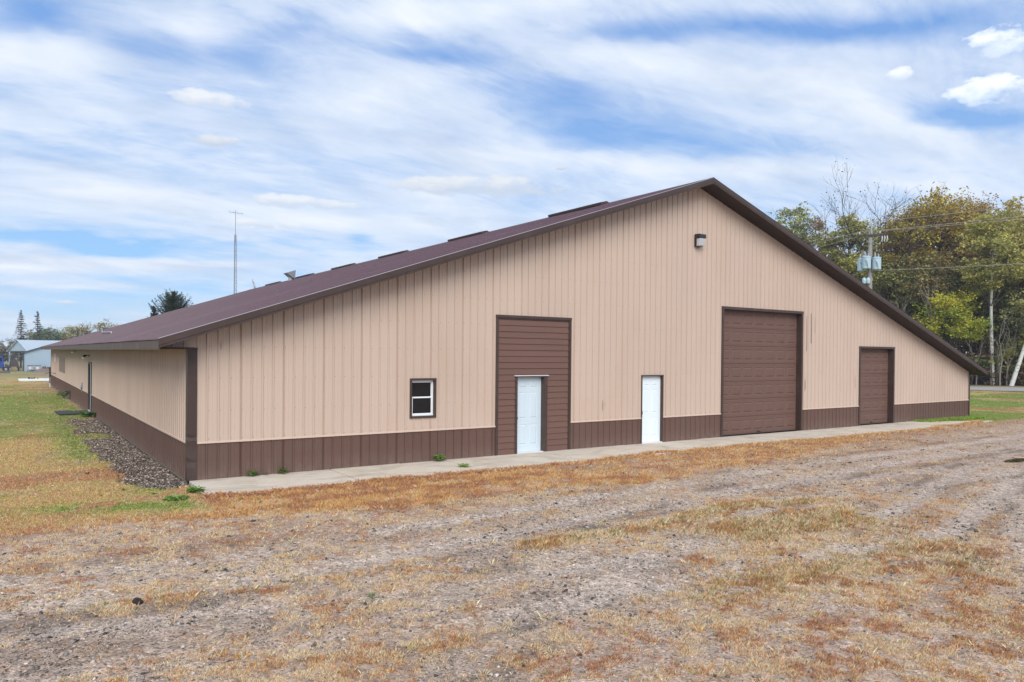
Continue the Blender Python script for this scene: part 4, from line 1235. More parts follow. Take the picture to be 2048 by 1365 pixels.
def build_grass():
    yard, lawn = [], []
    #        n candidates, d0, d1, blades, height scale, width
    for (n, d0, d1, nb, hs, wd) in ((120000, 6, 11, 9, 1.0, .0024), (150000, 11, 17, 7, 1., .0030), (150000, 17, 28, 5, 1.05, .0044), (90000, 28, 75, 5, 1.1, .009)):
        x, y, d = polar_pts(n, d0, d1)
        M = masks(x, y)
        u = rng.uniform(0, 1, n)
        ok = clear_of_barn(x, y)
        # dry yard grass
        pr = np.clip(M['cov'], 0, 1)*(1-M['lawn'])*(1-M['rock'])
        n6 = fbm(x, y, .15, 404, 2)
        cl = sstep(.455, .57, n6+.16*(M['gold']+M['strip'])+.10*(M['cov']-.5))
        k = ok & (u < np.maximum(np.minimum(pr*1.15, 1)*(.10+.90*cl), .05*(1-M['lawn'])*(1-.7*M['bare']))) & (.8*x+.6*y < 61)
        Mk = {q: v[k] for q, v in M.items()}
        z = hgt(x[k], y[k])
        tall = (.020+.012*Mk['cov']+.026*Mk['gold']+.016*Mk['strip'])*hs*np.clip(rng.lognormal(0, .28, k.sum()), .5, 1.7)
        V = blades(x[k], y[k], z, nb, tall, .012+.022*rng.uniform(0, 1, k.sum())*hs, .6, np.full(k.sum(), wd), pick_col(Mk, k.sum(), sstep(.28, .72, fbm(x[k], y[k], .32, 505, 2))))
        yard.append(V)
        # lawns
        k = ok & (u < M['lawn']*(1-M['rock']*.985)*.85) & (.8*x+.6*y < 61) & (y < 66)
        Mk = {q: v[k] for q, v in M.items()}
        z = hgt(x[k], y[k]); nk = k.sum(); g = Mk['green']; uu = rng.uniform(0, 1, nk)
        rs = sstep(.52, .68, fbm(x[k], y[k], 1.9, 77, 4))
        c = np.where((uu < g*.85)[:, None], GREENC*rng.uniform(.7, 1.5, (nk, 1)), np.where((uu < .25+.6*rs)[:, None], RUSTC*1.15, np.where((uu < .7)[:, None], OLIVE*1.2, STRAW*.85)))
        V = blades(x[k], y[k], z, nb, (.03+.02*rng.uniform(0, 1, nk))*hs, .035+.04*rng.uniform(0, 1, nk)*hs, .9, np.full(nk, wd*1.1), c)
        lawn.append(V)
    # scattered larger bunches
    n = 16000
    x, y, d = polar_pts(n, 6, 34)
    M = masks(x, y)
    k = clear_of_barn(x, y) & (rng.uniform(0, 1, n) < np.clip(M['cov'], 0, 1)**1.5*(.30+.5*M['gold'])*(1-M['lawn'])*(1-M['rock']))
    Mk = {q: v[k] for q, v in M.items()}; nk = k.sum()
    c = pick_col(Mk, nk); c = np.where((rng.uniform(0, 1, nk) < .5)[:, None], STRAW*.95, c)
    yard.append(blades(x[k], y[k], hgt(x[k], y[k]), 14, rng.uniform(.045, .085, nk), rng.uniform(.03, .07, nk), .75, .0022+.00012*d[k], c, .3))
    # ragged turf edge along the apron
    n = 5200
    x = rng.uniform(-.1, 31, n); y = -1.97-np.abs(rng.normal(0, .11, n))+.06*(fbm(x, x*0, .8, 5, 3)-.5)+.30*sstep(.45, .8, fbm(x, x*0+3, 2.3, 15, 3))
    y = np.where(x > 28.5, -2.0+(x-28.5)*.17+rng.normal(0, .08, n), y)
    M = masks(x, y); z = np.where(y > -1.97, .03, 0.0)
    V = blades(x, y, z, 9, rng.uniform(.05, .10, n), np.full(n, .05), .9, np.full(n, .005), np.where((rng.uniform(0, 1, n) < .55*sstep(14, 4, x)+.15)[:, None], RUSTC*1.05, np.where((rng.uniform(0, 1, n) < .6)[:, None], GOLDC, STRAW*.9)))
    yard.append(V)
    V, F, C = join(yard)
    tagit(link('dry_grass', np_mesh('dry_grass', V, F, GRASS, C)), 'dry straw and rust coloured grass tufts scattered over the gravel yard', 'grass', None, 'stuff')
    # greener blades by the corner and by the right end of the walk
    n = 900
    x = rng.uniform(28.4, 33.4, n); y = -.05-np.abs(rng.normal(0, .28, n))-.02*(x-28.4); M = masks(x, y)
    lawn.append(blades(x, y, np.full(n, .02), 9, rng.uniform(.06, .12, n), np.full(n, .06), .8, np.full(n, .009), np.tile(GREENC*1.3, (n, 1))))
    V, F, C = join(lawn)
    tagit(link('lawn_grass', np_mesh('lawn_grass', V, F, GRASS, C)), 'patchy green and tan lawn grass beside the barn', 'grass', None, 'stuff')

def stones(x, y, z, s, col, sink=.35):
    n = len(x)
    base = np.array([(1, 0, 0), (.31, .95, 0), (-.81, .59, 0), (-.81, -.59, 0), (.31, -.95, 0), (0, 0, .85), (0, 0, -.6)])
    F0 = np.array([(0, 1, 5), (1, 2, 5), (2, 3, 5), (3, 4, 5), (4, 0, 5), (1, 0, 6), (2, 1, 6), (3, 2, 6), (4, 3, 6), (0, 4, 6)])
    V = base[None]*(1+rng.uniform(-.28, .28, (n, 7, 3)))
    V = V*np.stack([np.ones(n), rng.uniform(.55, 1, n), rng.uniform(.4, .8, n)], -1)[:, None, :]
    tl = rng.uniform(-.5, .5, (n, 2))
    V[:, :, 2] += V[:, :, 0]*tl[:, :1]+V[:, :, 1]*tl[:, 1:]
    a = rng.uniform(0, 2*np.pi, n); ca, sa = np.cos(a)[:, None], np.sin(a)[:, None]
    X = V[:, :, 0]*ca-V[:, :, 1]*sa; Y = V[:, :, 0]*sa+V[:, :, 1]*ca
    V = np.stack([X, Y, V[:, :, 2]], -1)*s[:, None, None]
    V += np.stack([x, y, z+s*(.5-sink)], -1)[:, None, :]
    F = (F0[None]+(np.arange(n)*7)[:, None, None]).reshape(-1, 3)
    return V.reshape(-1, 3), F, np.repeat(col, 7, 0)

def build_stones():
    parts = []
    for (n, d0, d1, s0) in ((52000, 6, 11, .0085), (42000, 11, 18, .012), (16000, 18, 30, .017)):
        x, y, d = polar_pts(n, d0, d1)
        M = masks(x, y)
        k = clear_of_barn(x, y) & (rng.uniform(0, 1, n) < (1-M['lawn'])*(1-.8*np.clip(M['cov'], 0, 1))*(1-.35*M['bare'])*sstep(.25, .6, fbm(x, y, .7, 44, 3)))
        x, y = x[k], y[k]; n_ = k.sum()
        s = s0*np.clip(rng.lognormal(0, .55, n_), .4, 4)
        g = rng.choice([.08, .16, .26, .38, .52], n_, p=[.26, .22, .26, .20, .06])*rng.uniform(.8, 1.2, n_)
        c = np.stack([g*1.10, g*.95, g*.84], -1)
        parts.append(stones(x, y, hgt(x, y), s, c))
    V, F, C = join(parts)
    tagit(link('gravel', np_mesh('gravel', V, F, STONE, C)), 'loose grey and brown gravel over the yard', 'gravel', None, 'stuff')
    n = 52000
    x = rng.uniform(-1.7, .02, n); y = rng.uniform(-1.3, 18.5, n)
    M = masks(x, y); k = (rng.uniform(0, 1, n) < M['rock']*np.where(y > 9, .75, 1.)*.9+.015) & ~((x > 0.02) & (y < 0))
    x, y = x[k], y[k]; s = rng.lognormal(0, .32, k.sum())*.019
    g = rng.choice([.045, .09, .15, .24, .38], k.sum(), p=[.22, .27, .24, .17, .10])*rng.uniform(.8, 1.2, k.sum())
    g = g*1.25; c = np.stack([g*1.15, g*.92, g*.75], -1)
    V, F, C = stones(x, y, hgt(x, y)+rng.uniform(0, .022, k.sum()), s, c, .3)
    tagit(link('rock_bed', np_mesh('rock_bed', V, F, STONE, C)), 'bed of dark brown and grey rocks along the foot of the long wall', 'rocks', None, 'stuff')

build_grass()
build_stones()

def weed(loc, r, h, n, col, label, seed, group=None, upright=.5):
    rr = np.random.default_rng(seed)
    t = empty('weed', loc, 0, label, 'weed', group)
    V = []; F = []; C = []; st = MB()
    for i in range(n):
        a = rr.uniform(0, 2*np.pi); e = rr.uniform(.25, 1)*r; hh = h*rr.uniform(.3, 1)
        p = np.array([math.cos(a)*e, math.sin(a)*e, hh])
        L = r*rr.uniform(.25, .45); w = L*.42
        dr = np.array([math.cos(a), math.sin(a), rr.uniform(-.5, .6)]); dr /= np.linalg.norm(dr)
        sd = np.cross(dr, (0, 0, 1.)); sd /= max(np.linalg.norm(sd), 1e-3)
        b = len(V)
        V += [p-dr*L*.5, p+sd*w, p+dr*L*.6, p-sd*w, p+np.array([0, 0, L*.12])]
        F += [(b, b+1, b+4), (b+1, b+2, b+4), (b+2, b+3, b+4), (b+3, b, b+4)]
        c = np.array(col)*rr.uniform(.65, 1.4)*1.7; C += [c]*5
        if i % 6 == 0: st.tube([(0, 0, 0), tuple(p*.5+np.array([0, 0, hh*.1])), tuple(p)], [.004, .003, .0015], 4)
    link('leaves', np_mesh('leaves', np.array(V), np.array(F), LEAF, np.array(C)), t)
    st.build('stems', noisy('green_stem', (.12, .15, .05), .7, .1) if 'green_stem' not in MT else MT['green_stem'], t)
    return t
weed((1.27, -.12, .04), .13, .11, 110, (.085, .13, .03), 'green weed tuft nearest the barn corner at the foot of the wainscot', 1)
weed((1.56, -.08, .04), .06, .06, 40, (.14, .10, .05), 'tiny brownish weed between two green tufts at the wainscot', 2)
weed((1.92, -.12, .04), .12, .12, 100, (.085, .12, .03), 'green weed tuft second from the barn corner at the wainscot', 3)
weed((5.80, -.16, .04), .15, .15, 150, (.10, .19, .03), 'bright green weed at the wainscot below and right of the window', 4)
weed((5.86, -1.28, .04), .15, .06, 100, (.19, .27, .07), 'flat pale green weed growing from the walk joint', 5)
weed((-.12, -1.30, .0), .17, .10, 160, (.08, .16, .025), 'bright green leafy weed beside the near end of the walk', 6)
weed((-.55, -1.85, .0), .22, .06, 120, (.11, .19, .04), 'low green weed on the turf left of the walk end', 7)
weed((-.30, 32.5, .0), .38, .42, 120, (.06, .10, .045), 'grey-green shrubby weed against the long wall', 8)
weed((-.26, 18.6, .0), .34, .20, 200, (.06, .12, .03), 'dark green weed patch between the side door mats and the rocks', 9)
weed((.2, -8.95, .01), .07, .04, 40, (.06, .12, .04), 'tiny green seedling alone in the open gravel', 10)


# ------------------------------------------------------------------ trees
def limb_tube(mb, p0, p1, r0, r1, bend, rr, n=5, sides=6):
    p0, p1 = np.array(p0, float), np.array(p1, float)
    L = np.linalg.norm(p1-p0)
    m1 = p0+(p1-p0)*.4+rr.normal(0, bend*L, 3); m2 = p0+(p1-p0)*.75+rr.normal(0, bend*L, 3)
    pts = []
    for i in range(n+1):
        t = i/n
        pts.append((1-t)**3*p0+3*(1-t)**2*t*m1+3*(1-t)*t*t*m2+t**3*p1)
    mb.tube([tuple(p) for p in pts], [r0+(r1-r0)*(i/n) for i in range(n+1)], sides, cap=False)
    return pts

def leaf_quads(P, size, cols, rr):
    n = len(P)
    nrm = rr.normal(0, 1, (n, 3)); nrm[:, 2] = np.abs(nrm[:, 2])+.6
    nrm /= np.linalg.norm(nrm, axis=1)[:, None]
    t = np.cross(nrm, rr.normal(0, 1, (n, 3))); t /= np.maximum(np.linalg.norm(t, axis=1), 1e-3)[:, None]
    b = np.cross(nrm, t)
    s = size*rr.uniform(.5, 1.25, (n, 1))
    V = np.stack([P-t*s*.5, P+b*s*.32, P+t*s*.5, P-b*s*.32], 1).reshape(-1, 3)
    F = np.arange(n*4).reshape(-1, 4)
    return V, F, np.repeat(cols, 4, 0)

TG = 3.7

def tree(name, x, y, ztop, zlow, rad, label, cat='tree', style='full', col=(.12, .12, .035), col2=None, leaves=9000, size=.30, clumps=34, seed=1,
         trunk_r=.28, bark=None, group=None, lean=(0, 0), z0=None):
    rr = np.random.default_rng(seed)
    if z0 is None: z0 = float(hgt(x, y, False))
    t = empty(name, (x, y, z0), 0, label, cat, group)
    zt, zl = ztop-z0, zlow-z0
    bark = bark or BARKD
    mb = MB(); lb = MB()
    H = zt-zl
    top = np.array([lean[0], lean[1], zl+H*.62])
    tp = limb_tube(mb, (0, 0, -.3), top, trunk_r, trunk_r*.35, .02, rr, 8, 8)
    V = []; C = []
    col = np.array(col); col2 = np.array(col2 if col2 is not None else col*.8)
    for k in range(clumps):
        a = rr.uniform(0, 2*np.pi); ph = math.acos(rr.uniform(-.75, 1)); rfrac = rr.uniform(.45, .92)
        cx = lean[0]+rad*rfrac*math.sin(ph)*math.cos(a)*1.0; cy = lean[1]+rad*rfrac*math.sin(ph)*math.sin(a)
        cz = zl+H*.5+H*.46*rfrac*math.cos(ph)
        # limb from the trunk
        j = min(len(tp)-1, max(2, int(len(tp)*np.clip((cz-H*.28)/max(top[2], 1), .2, .98))))
        s = tp[j]
        if s[2] > cz-.2: s = tp[max(1, j-2)]
        pts = limb_tube(lb, s, (cx, cy, cz), trunk_r*.28, trunk_r*.06, .06, rr, 4, 5)
        for q in range(4):
            b_ = pts[rr.integers(2, 5)]
            limb_tube(lb, b_, b_+rr.normal(0, rad*.20, 3)+np.array([0, 0, rad*.06]), trunk_r*.07, trunk_r*.025, .08, rr, 2, 4)
        n = int(1.45*leaves/clumps*rr.uniform(.6, 1.4))
        cr = rad*rr.uniform(.20, .36)*(1.15 if clumps < 24 else 1)
        # leaves sit on small sprays inside the clump
        ns = max(6, n//14)
        sp = np.clip(rr.normal(0, .60, (ns, 3)), -1.1, 1.1)*np.array([cr, cr, cr*.72])
        idx = rr.integers(0, ns, n)
        P = np.array([cx, cy, cz])+sp[idx]+np.clip(rr.normal(0, .24, (n, 3)), -.42, .42)*np.array([cr, cr, cr*.6])
        m_ = rr.uniform(0, 1)
        c = (col*(1-m_)+col2*m_)*rr.uniform(.8, 1.2)
        V.append(P); C.append(c*(1+rr.normal(0, .16, (n, 1)))*(1+rr.normal(0, .05, (n, 3))))
    mb.build('trunk', bark, t, smooth=True, recalc=False)
    lb.build('limbs', BARKD if bark is not ASPEN else BARK, t, smooth=True, recalc=False)
    P = np.concatenate(V); C = np.clip(np.concatenate(C)*(TG if z0 > -1 else TG*.62), .008, .7)
    Vq, Fq, Cq = leaf_quads(P, size, C, rr)
    link('crown', np_mesh('crown', Vq, Fq, LEAF, Cq), t)
    return t

def bare_tree(name, x, y, ztop, spread, label, seed, group=None, leaves=350, col=(.12, .085, .05), trunk_r=.20, depth=5, bark=None, z0=None, zfork=.35, size=.22):
    rr = np.random.default_rng(seed)
    if z0 is None: z0 = float(hgt(x, y, False))
    t = empty(name, (x, y, z0), 0, label, 'tree', group)
    H = ztop-z0; mb = MB(); tips = []
    def go(p, d, L, r, k):
        e = p+d*L
        pts = limb_tube(mb, p, e, r, r*.66, .05, rr, 3, 6 if k > 2 else 4)
        if k == 0:
            tips.append(e); return
        nb = 3 if rr.uniform() < .55 else 2
        for i in range(nb):
            a = rr.uniform(0, 2*np.pi); s = rr.uniform(.3, .75)*spread
            dd = d+np.array([math.cos(a)*s, math.sin(a)*s, rr.uniform(-.1, .25)]); dd /= np.linalg.norm(dd)
            go(pts[-1] if i == 0 else pts[rr.integers(1, 4)], dd, L*rr.uniform(.62, .86), r*.66, k-1)
    trunkL = H*zfork
    go(np.array([0, 0, -.2]), np.array([rr.normal(0, .04), rr.normal(0, .04), 1.]), trunkL, trunk_r, depth)
    V = np.array(mb.v); zmax = V[:, 2].max(); V[:, 2] *= H/zmax
    mb.v = [tuple(v) for v in V]
    mb.build('trunk', bark or BARKD, t, recalc=False)
    tips = np.array(tips)*np.array([1, 1, H/zmax])
    if leaves:
        P = tips[rr.integers(0, len(tips), leaves)]+rr.normal(0, .25, (leaves, 3))
        c = np.array(col)*rr.uniform(.6, 1.5, (leaves, 1))
        Vq, Fq, Cq = leaf_quads(P, size, c, rr)
        link('crown', np_mesh('crown', Vq, Fq, LEAF, Cq), t)
    return t

GREENW = 'trees in the woods behind the road'
OAK = (.150, .118, .020); OAK2 = (.095, .064, .020); DK = (.060, .062, .022); DK2 = (.045, .048, .022); BR = (.10, .072, .030)
tree('poplar_tree', 81.4, 43.9, 24.0, 10.5, 3.3, 'sparse green poplar on the left edge of the woods just above the roof slope', style='s', col=(.12, .12, .035), col2=(.085, .09, .03), leaves=5000, size=.30, clumps=34, seed=3, bark=BARK, trunk_r=.2)
tree('poplar_tree', 83.4, 47.9, 23.6, 11, 2.6, 'leftmost thin poplar of the woods, yellow-green, cut off by the roof slope', col=(.15, .15, .04), leaves=3600, size=.30, clumps=24, seed=4, bark=BARK, trunk_r=.18)
bare_tree('bare_tree', 80.08, 34.99, 23.3, 1.0, 'tall bare tree with dark forking limbs left of the big oaks', 21, leaves=420, depth=7, trunk_r=.17)
bare_tree('bare_tree', 83.69, 32.84, 24.5, .9, 'tallest bare tree standing directly against the big olive oak', 22, leaves=600, depth=7, trunk_r=.17)
bare_tree('bare_tree', 84.5, 38.5, 21.2, 1.1, 'lower bare tree leaning left above the roof between poplars and tall bare trees', 23, leaves=420, depth=7, trunk_r=.13)
tree('shrubby_tree', 81.29, 39.8, 20.8, 9.0, 3.6, 'reddish brown thinning tree between the poplars and the utility pole', col=(.105, .07, .045), col2=(.09, .07, .035), leaves=8000, size=.26, clumps=26, seed=5)
tree('green_tree', 77.5, 33.4, 19.6, 8.0, 4.0, 'yellow-green bushy tree behind the top of the utility pole', col=(.13, .12, .03), col2=(.085, .085, .03), leaves=7500, size=.30, clumps=30, seed=6)
tree('oak_tree', 93.6, 31.2, 25.4, 7.5, 6.6, 'largest olive-brown oak with the highest crown of the woods', col=OAK, col2=OAK2, leaves=17000, size=.36, clumps=64, seed=7, trunk_r=.42)
tree('oak_tree', 88.4, 32.5, 21.9, 7.4, 4.6, 'golden olive oak stepping down left of the largest oak', col=(.14, .12, .022), col2=OAK2, leaves=10000, size=.33, clumps=44, seed=8, trunk_r=.35)
tree('oak_tree', 98.9, 29.4, 25.0, 7.6, 5.4, 'brown-tinged oak directly right of the largest oak', col=(.12, .085, .026), col2=OAK2, leaves=9000, size=.36, clumps=46, seed=9, trunk_r=.35)
tree('oak_tree', 97.0, 22.4, 24.2, 7.3, 4.8, 'open-topped golden oak at the right edge with sky showing through', col=(.15, .11, .022), col2=OAK, leaves=8500, size=.36, clumps=36, seed=10, trunk_r=.35)
tree('dark_tree', 80.6, 30.3, 16.2, 2.4, 4.4, 'dark olive tree right behind the pole transformers', col=DK, col2=(.085, .085, .03), leaves=11000, size=.32, clumps=46, seed=11)
tree('dark_tree', 82.5, 26.6, 15.6, 2.5, 4.6, 'dark brown-green tree in front of the largest oak', col=DK, col2=BR, leaves=12000, size=.32, clumps=48, seed=12)
tree('dark_tree', 86.0, 23.6, 14.8, 2.5, 4.2, 'dark tree with a rusty top left of the aspen', col=DK2, col2=BR, leaves=10000, size=.32, clumps=42, seed=13)
tree('dark_tree', 91.5, 21.0, 13.5, 1.5, 4.8, 'shaded grey-green tree behind the aspen trunk', col=DK2, col2=(.07, .08, .035), leaves=10000, size=.34, clumps=42, seed=14)
tree('maple_tree', 77.98, 22.2, 9.7, 2.0, 3.5, 'bright yellow-green low tree just above the right roof slope', col=(.155, .135, .016), col2=(.085, .105, .018), leaves=8500, size=.27, clumps=36, seed=15)
tree('rust_tree', 84.0, 30.0, 9.0, 1.5, 3.4, 'orange-tinged small tree seen between the roof and the dark trees', col=(.17, .10, .02), col2=(.08, .07, .03), leaves=5500, size=.28, clumps=26, seed=27)
tree('aspen_tree', 80.5, 19.15, 19.2, 6.9, 3.3, 'tall aspen with a straight white trunk and pale green crown', col=(.150, .138, .040), col2=(.11, .105, .035), leaves=10500, size=.27, clumps=34, seed=16, bark=ASPEN, trunk_r=.22)
tree('aspen_tree', 79.5, 17.1, 10.5, 4.2, 2.4, 'leaning white-trunked aspen at the right edge of the picture', col=(.12, .13, .045), col2=(.10, .09, .04), leaves=2200, size=.26, clumps=18, seed=17, bark=ASPEN, trunk_r=.24, lean=(1.6, -1.6))
tree('green_tree', 84.6, 17.5, 18.2, 7, 4.2, 'olive green tree filling the right edge behind the tall aspen', col=(.12, .12, .035), col2=(.10, .08, .03), leaves=9000, size=.32, clumps=42, seed=18)
tree('green_tree', 86.5, 20.6, 13.5, 4, 3.6, 'mid-height green tree just right of the aspen trunk', col=(.085, .10, .035), col2=(.06, .07, .03), leaves=7000, size=.30, clumps=36, seed=19)
for i, (x, y, zt, zl, r_, s_) in enumerate(((96.9, 16, 22.5, 5, 5.8, 31), (98.4, 8, 21.5, 5, 5.8, 32), (92, 11.5, 13, 2, 5, 33), (100, -1, 20, 4, 6, 34), (89.8, 52, 21.5, 8, 4.6, 35), (93, 40, 19, 6, 5, 36))):
    tree('forest_tree', x, y, zt, zl, r_, ['olive tree of the woods just past the right edge of the view', 'second olive tree past the right edge of the view', 'low dark tree past the right edge of the view', 'farthest right tree of the woods', 'olive tree hidden behind the barn roof', 'olive tree filling in behind the tall bare trees'][i],
         col=OAK2, col2=DK, leaves=6500, size=.42, clumps=34, seed=s_)

# thin pale young trunks along the edge of the woods
rr_ = random.Random(77)
for i, (x, y, h, lab) in enumerate(((77.2, 24.5, 11.4, 'thin pale sapling between the pole and the yellow-green tree'), (77.6, 27.4, 9.6, 'shorter thin pale sapling just right of the utility pole'),
                                    (79.6, 18.1, 7.5, 'thin crooked sapling left of the aspen trunk'), (79.7, 20.4, 6.0, 'slender bare stem left of the aspen near the road'),
                                    (80.6, 17.9, 6.5, 'slender bare stem right of the aspen near the road'), (83.2, 30.2, 12.5, 'pale double stem seen right beside the pole foot'))):
    bare_tree('sapling', x, y, h, .55, lab, 40+i, leaves=60, trunk_r=.075, depth=3, bark=BARKP, zfork=.5, size=.2)

def understory():
    """undergrowth and far crowns that read as one mass"""
    rr = np.random.default_rng(5)
    P = []; C = []
    n = 60000
    s = rr.uniform(-32, 52, n)                         # along the edge
    dep = rr.gamma(2.0, 2.6, n)
    ex, ey = 80.2, 17.2                                # edge point, direction (-.6,.8)
    x = ex-.6*s+.8*dep; y = ey+.8*s+.6*dep
    hmax = 2.2+dep*.62+2.5*(fbm(s, dep, 3.0, 9, 3)-.5)*2
    z = rr.uniform(0, 1, n)**.8*np.clip(hmax, .6, 9.5)
    k = (fbm(s+z*.7, z, 1.3, 19, 3) > .40)
    x, y, z, s, dep = x[k], y[k], z[k], s[k], dep[k]
    hue = fbm(s, z, 2.4, 29, 3)
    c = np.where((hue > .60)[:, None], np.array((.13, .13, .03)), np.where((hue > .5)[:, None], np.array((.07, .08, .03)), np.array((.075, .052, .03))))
    c = c*rr.uniform(.6, 1.4, (len(x), 1))
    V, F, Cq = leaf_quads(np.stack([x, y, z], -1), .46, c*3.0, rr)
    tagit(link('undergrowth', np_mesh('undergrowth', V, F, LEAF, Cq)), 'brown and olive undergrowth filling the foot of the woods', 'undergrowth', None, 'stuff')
    # far crowns behind the front trees
    n = 60000
    s = rr.uniform(-45, 62, n); dep = rr.uniform(16, 34, n)
    x = ex-.6*s+.8*dep; y = ey+.8*s+.6*dep
    top = 14+5*(fbm(s, dep, 6, 49, 3)-.35)*2
    top = np.minimum(top, np.interp(s, [-50, 5, 12, 18, 26, 32, 60], [21, 20, 19, 17.5, 16, 13, 12]))
    z = rr.uniform(0, 1, n)**.7*top
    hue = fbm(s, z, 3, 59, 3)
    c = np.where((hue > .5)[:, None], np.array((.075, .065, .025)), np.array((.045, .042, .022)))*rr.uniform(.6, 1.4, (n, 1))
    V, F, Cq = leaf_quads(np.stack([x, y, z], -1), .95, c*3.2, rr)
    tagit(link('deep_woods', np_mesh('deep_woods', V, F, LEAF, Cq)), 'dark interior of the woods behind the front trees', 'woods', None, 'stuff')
    # many thin stems at the edge
    mb = MB()
    for i in range(170):
        s_ = rr.uniform(-30, 40); d_ = rr.uniform(.3, 12)
        x_, y_ = ex-.6*s_+.8*d_, ey+.8*s_+.6*d_
        h = rr.uniform(3, 9); l = rr.normal(0, .5, 2)
        mb.tube([(x_, y_, -.2), (x_+l[0]*.4, y_+l[1]*.4, h*.5), (x_+l[0], y_+l[1], h)], [rr.uniform(.03, .08), .035, .012], 5, cap=False)
    tagit(mb.build('brush_stems', BARK, recalc=False), 'many thin grey stems in the shade at the foot of the woods', 'stems', None, 'stuff')
understory()

# conifer rising behind the roof
def conifer(name, x, y, ztop, rbase, zb, label, seed, col, fine=1.0, z0=None, whorls=26, upturn=.5, dens=1.0, size=.2, zlo=None):
    rr = np.random.default_rng(seed)
    if z0 is None: z0 = float(hgt(x, y, False))
    H = ztop-z0
    t = empty(name, (x, y, z0), 0, label, 'tree')
    mb = MB(); mb.tube([(0, 0, -.3), (0, 0, H*.5), (0, 0, H*.98)], [.22, .12, .03], 7)
    V = []; C = []
    z_lo = (zlo-z0) if zlo is not None else H*.15
    PW = .42 if upturn > .8 else .62
    for w in range(whorls):
        f = w/(whorls-1); z = z_lo+(H*.985-z_lo)*f
        r = rbase*((1-f)**PW)*rr.uniform(.7, 1.1)+.10
        nb = int(4+4*(1-f))
        for b in range(nb):
            a = rr.uniform(0, 2*np.pi); L = r*rr.uniform(.65, 1.12)
            d = np.array([math.cos(a), math.sin(a), upturn*rr.uniform(.5, 1.4)-.15])
            p0 = np.array([0, 0, z]); p1 = p0+d*L*.6; p2 = p0+d*L+np.array([0, 0, upturn*L*.35])
            mb.tube([tuple(p0), tuple(p1), tuple(p2)], [.03, .02, .008], 4, cap=False)
            n = int(60*dens*L/max(rbase, .1)+14)
            u = rr.uniform(.1, 1.05, n)[:, None]
            q = np.where(u < .6, p0+(p1-p0)*u/.6, p1+(p2-p1)*(u-.6)/.4)
            V.append(q+rr.normal(0, .055*fine*max(1, size/.15), (n, 3)))
            C.append(np.array(col)*rr.uniform(.6, 1.45, (n, 1)))
    mb.build('trunk', BARKD, t, recalc=False)
    P = np.concatenate(V); C = np.concatenate(C)
    Vq, Fq, Cq = leaf_quads(P, size, C, rr)
    link('crown', np_mesh('crown', Vq, Fq, LEAF, Cq), t)
    return t
conifer('pine_tree', 11.25, 67.1, 8.8, 2.0, 0, 'dark green pine with upturned tips rising behind the barn roof', 51, (.045, .072, .036), whorls=40, upturn=.8, dens=1.9, size=.13, zlo=5)
conifer('pine_tree', 9.5, 67.6, 7.15, .8, 0, 'small pine tip peeking over the roof left of the larger pine', 52, (.035, .055, .030), whorls=16, upturn=1.1, dens=2.0, size=.16)
# far left trees, sheds and machinery (ground falls away there)
ZF = -2.15
conifer('spruce_tree', .9, 225, 13.3, 2.5, 0, 'left one of two tall thin spruces beyond the pale shed', 53, (.12, .115, .09), whorls=24, upturn=.1, dens=.55, size=.30, z0=ZF)
conifer('spruce_tree', 4.6, 225, 13.1, 2.2, 0, 'right one of two tall thin spruces beyond the pale shed', 54, (.13, .12, .10), whorls=24, upturn=.15, dens=.55, size=.30, z0=ZF)
tree('far_tree', 7.4, 235, 9.4, -.5, 5.6, 'grey-green domed tree beyond the shed right of the spruces', col=(.085, .12, .055), col2=(.08, .10, .05), leaves=5000, size=.5, clumps=40, seed=61, z0=ZF)
tree('far_tree', 3.5, 240, 8.2, -.5, 5.0, 'low grey-green tree between and behind the two spruces', col=(.10, .10, .06), leaves=2500, size=.5, clumps=26, seed=66, z0=ZF)
tree('far_tree', 15.5, 235, 10.6, 0, 6.2, 'wide tan-olive tree touching the barn roof line on its left', col=(.22, .18, .07), col2=(.17, .16, .07), leaves=5500, size=.5, clumps=40, seed=62, z0=ZF)
tree('far_tree', 22.5, 240, 11.8, 2, 5.5, 'tan tree rising just above the roof edge beside the wide tan tree', col=(.20, .15, .07), col2=(.15, .14, .07), leaves=4200, size=.5, clumps=32, seed=63, z0=ZF)
tree('orange_tree', 11.6, 228, 5.6, 0, 2.8, 'small orange autumn tree beside the far barn eave', col=(.40, .17, .05), leaves=1800, size=.4, clumps=18, seed=64, z0=ZF)
tree('far_tree', -4.2, 215, 5.2, -1.0, 4.2, 'brown-grey tree at the left edge behind the blue truck', col=(.13, .11, .08), col2=(.09, .085, .06), leaves=3200, size=.42, clumps=26, seed=65, z0=ZF)
bare_tree('far_bare_tree', 11.0, 233, 9.8, 1.2, 'bare grey tree between the domed tree and the wide tan tree', 71, leaves=300, col=(.2, .14, .09), depth=5, z0=ZF)
bare_tree('far_bare_tree', 13.4, 230, 11.0, 1.0, 'taller bare grey tree against the wide tan tree', 72, leaves=300, col=(.2, .14, .09), depth=5, z0=ZF)
bare_tree('far_bare_tree', -1.2, 224, 6.5, 1.3, 'bare brown tree behind the shed gable left of the spruces', 73, leaves=700, col=(.16, .10, .07), depth=5, z0=ZF)
bare_tree('far_bare_tree', 2.4, 232, 6.4, 1.4, 'bare brown tree behind the shed ridge between the spruces', 74, leaves=900, col=(.17, .11, .08), depth=5, z0=ZF)
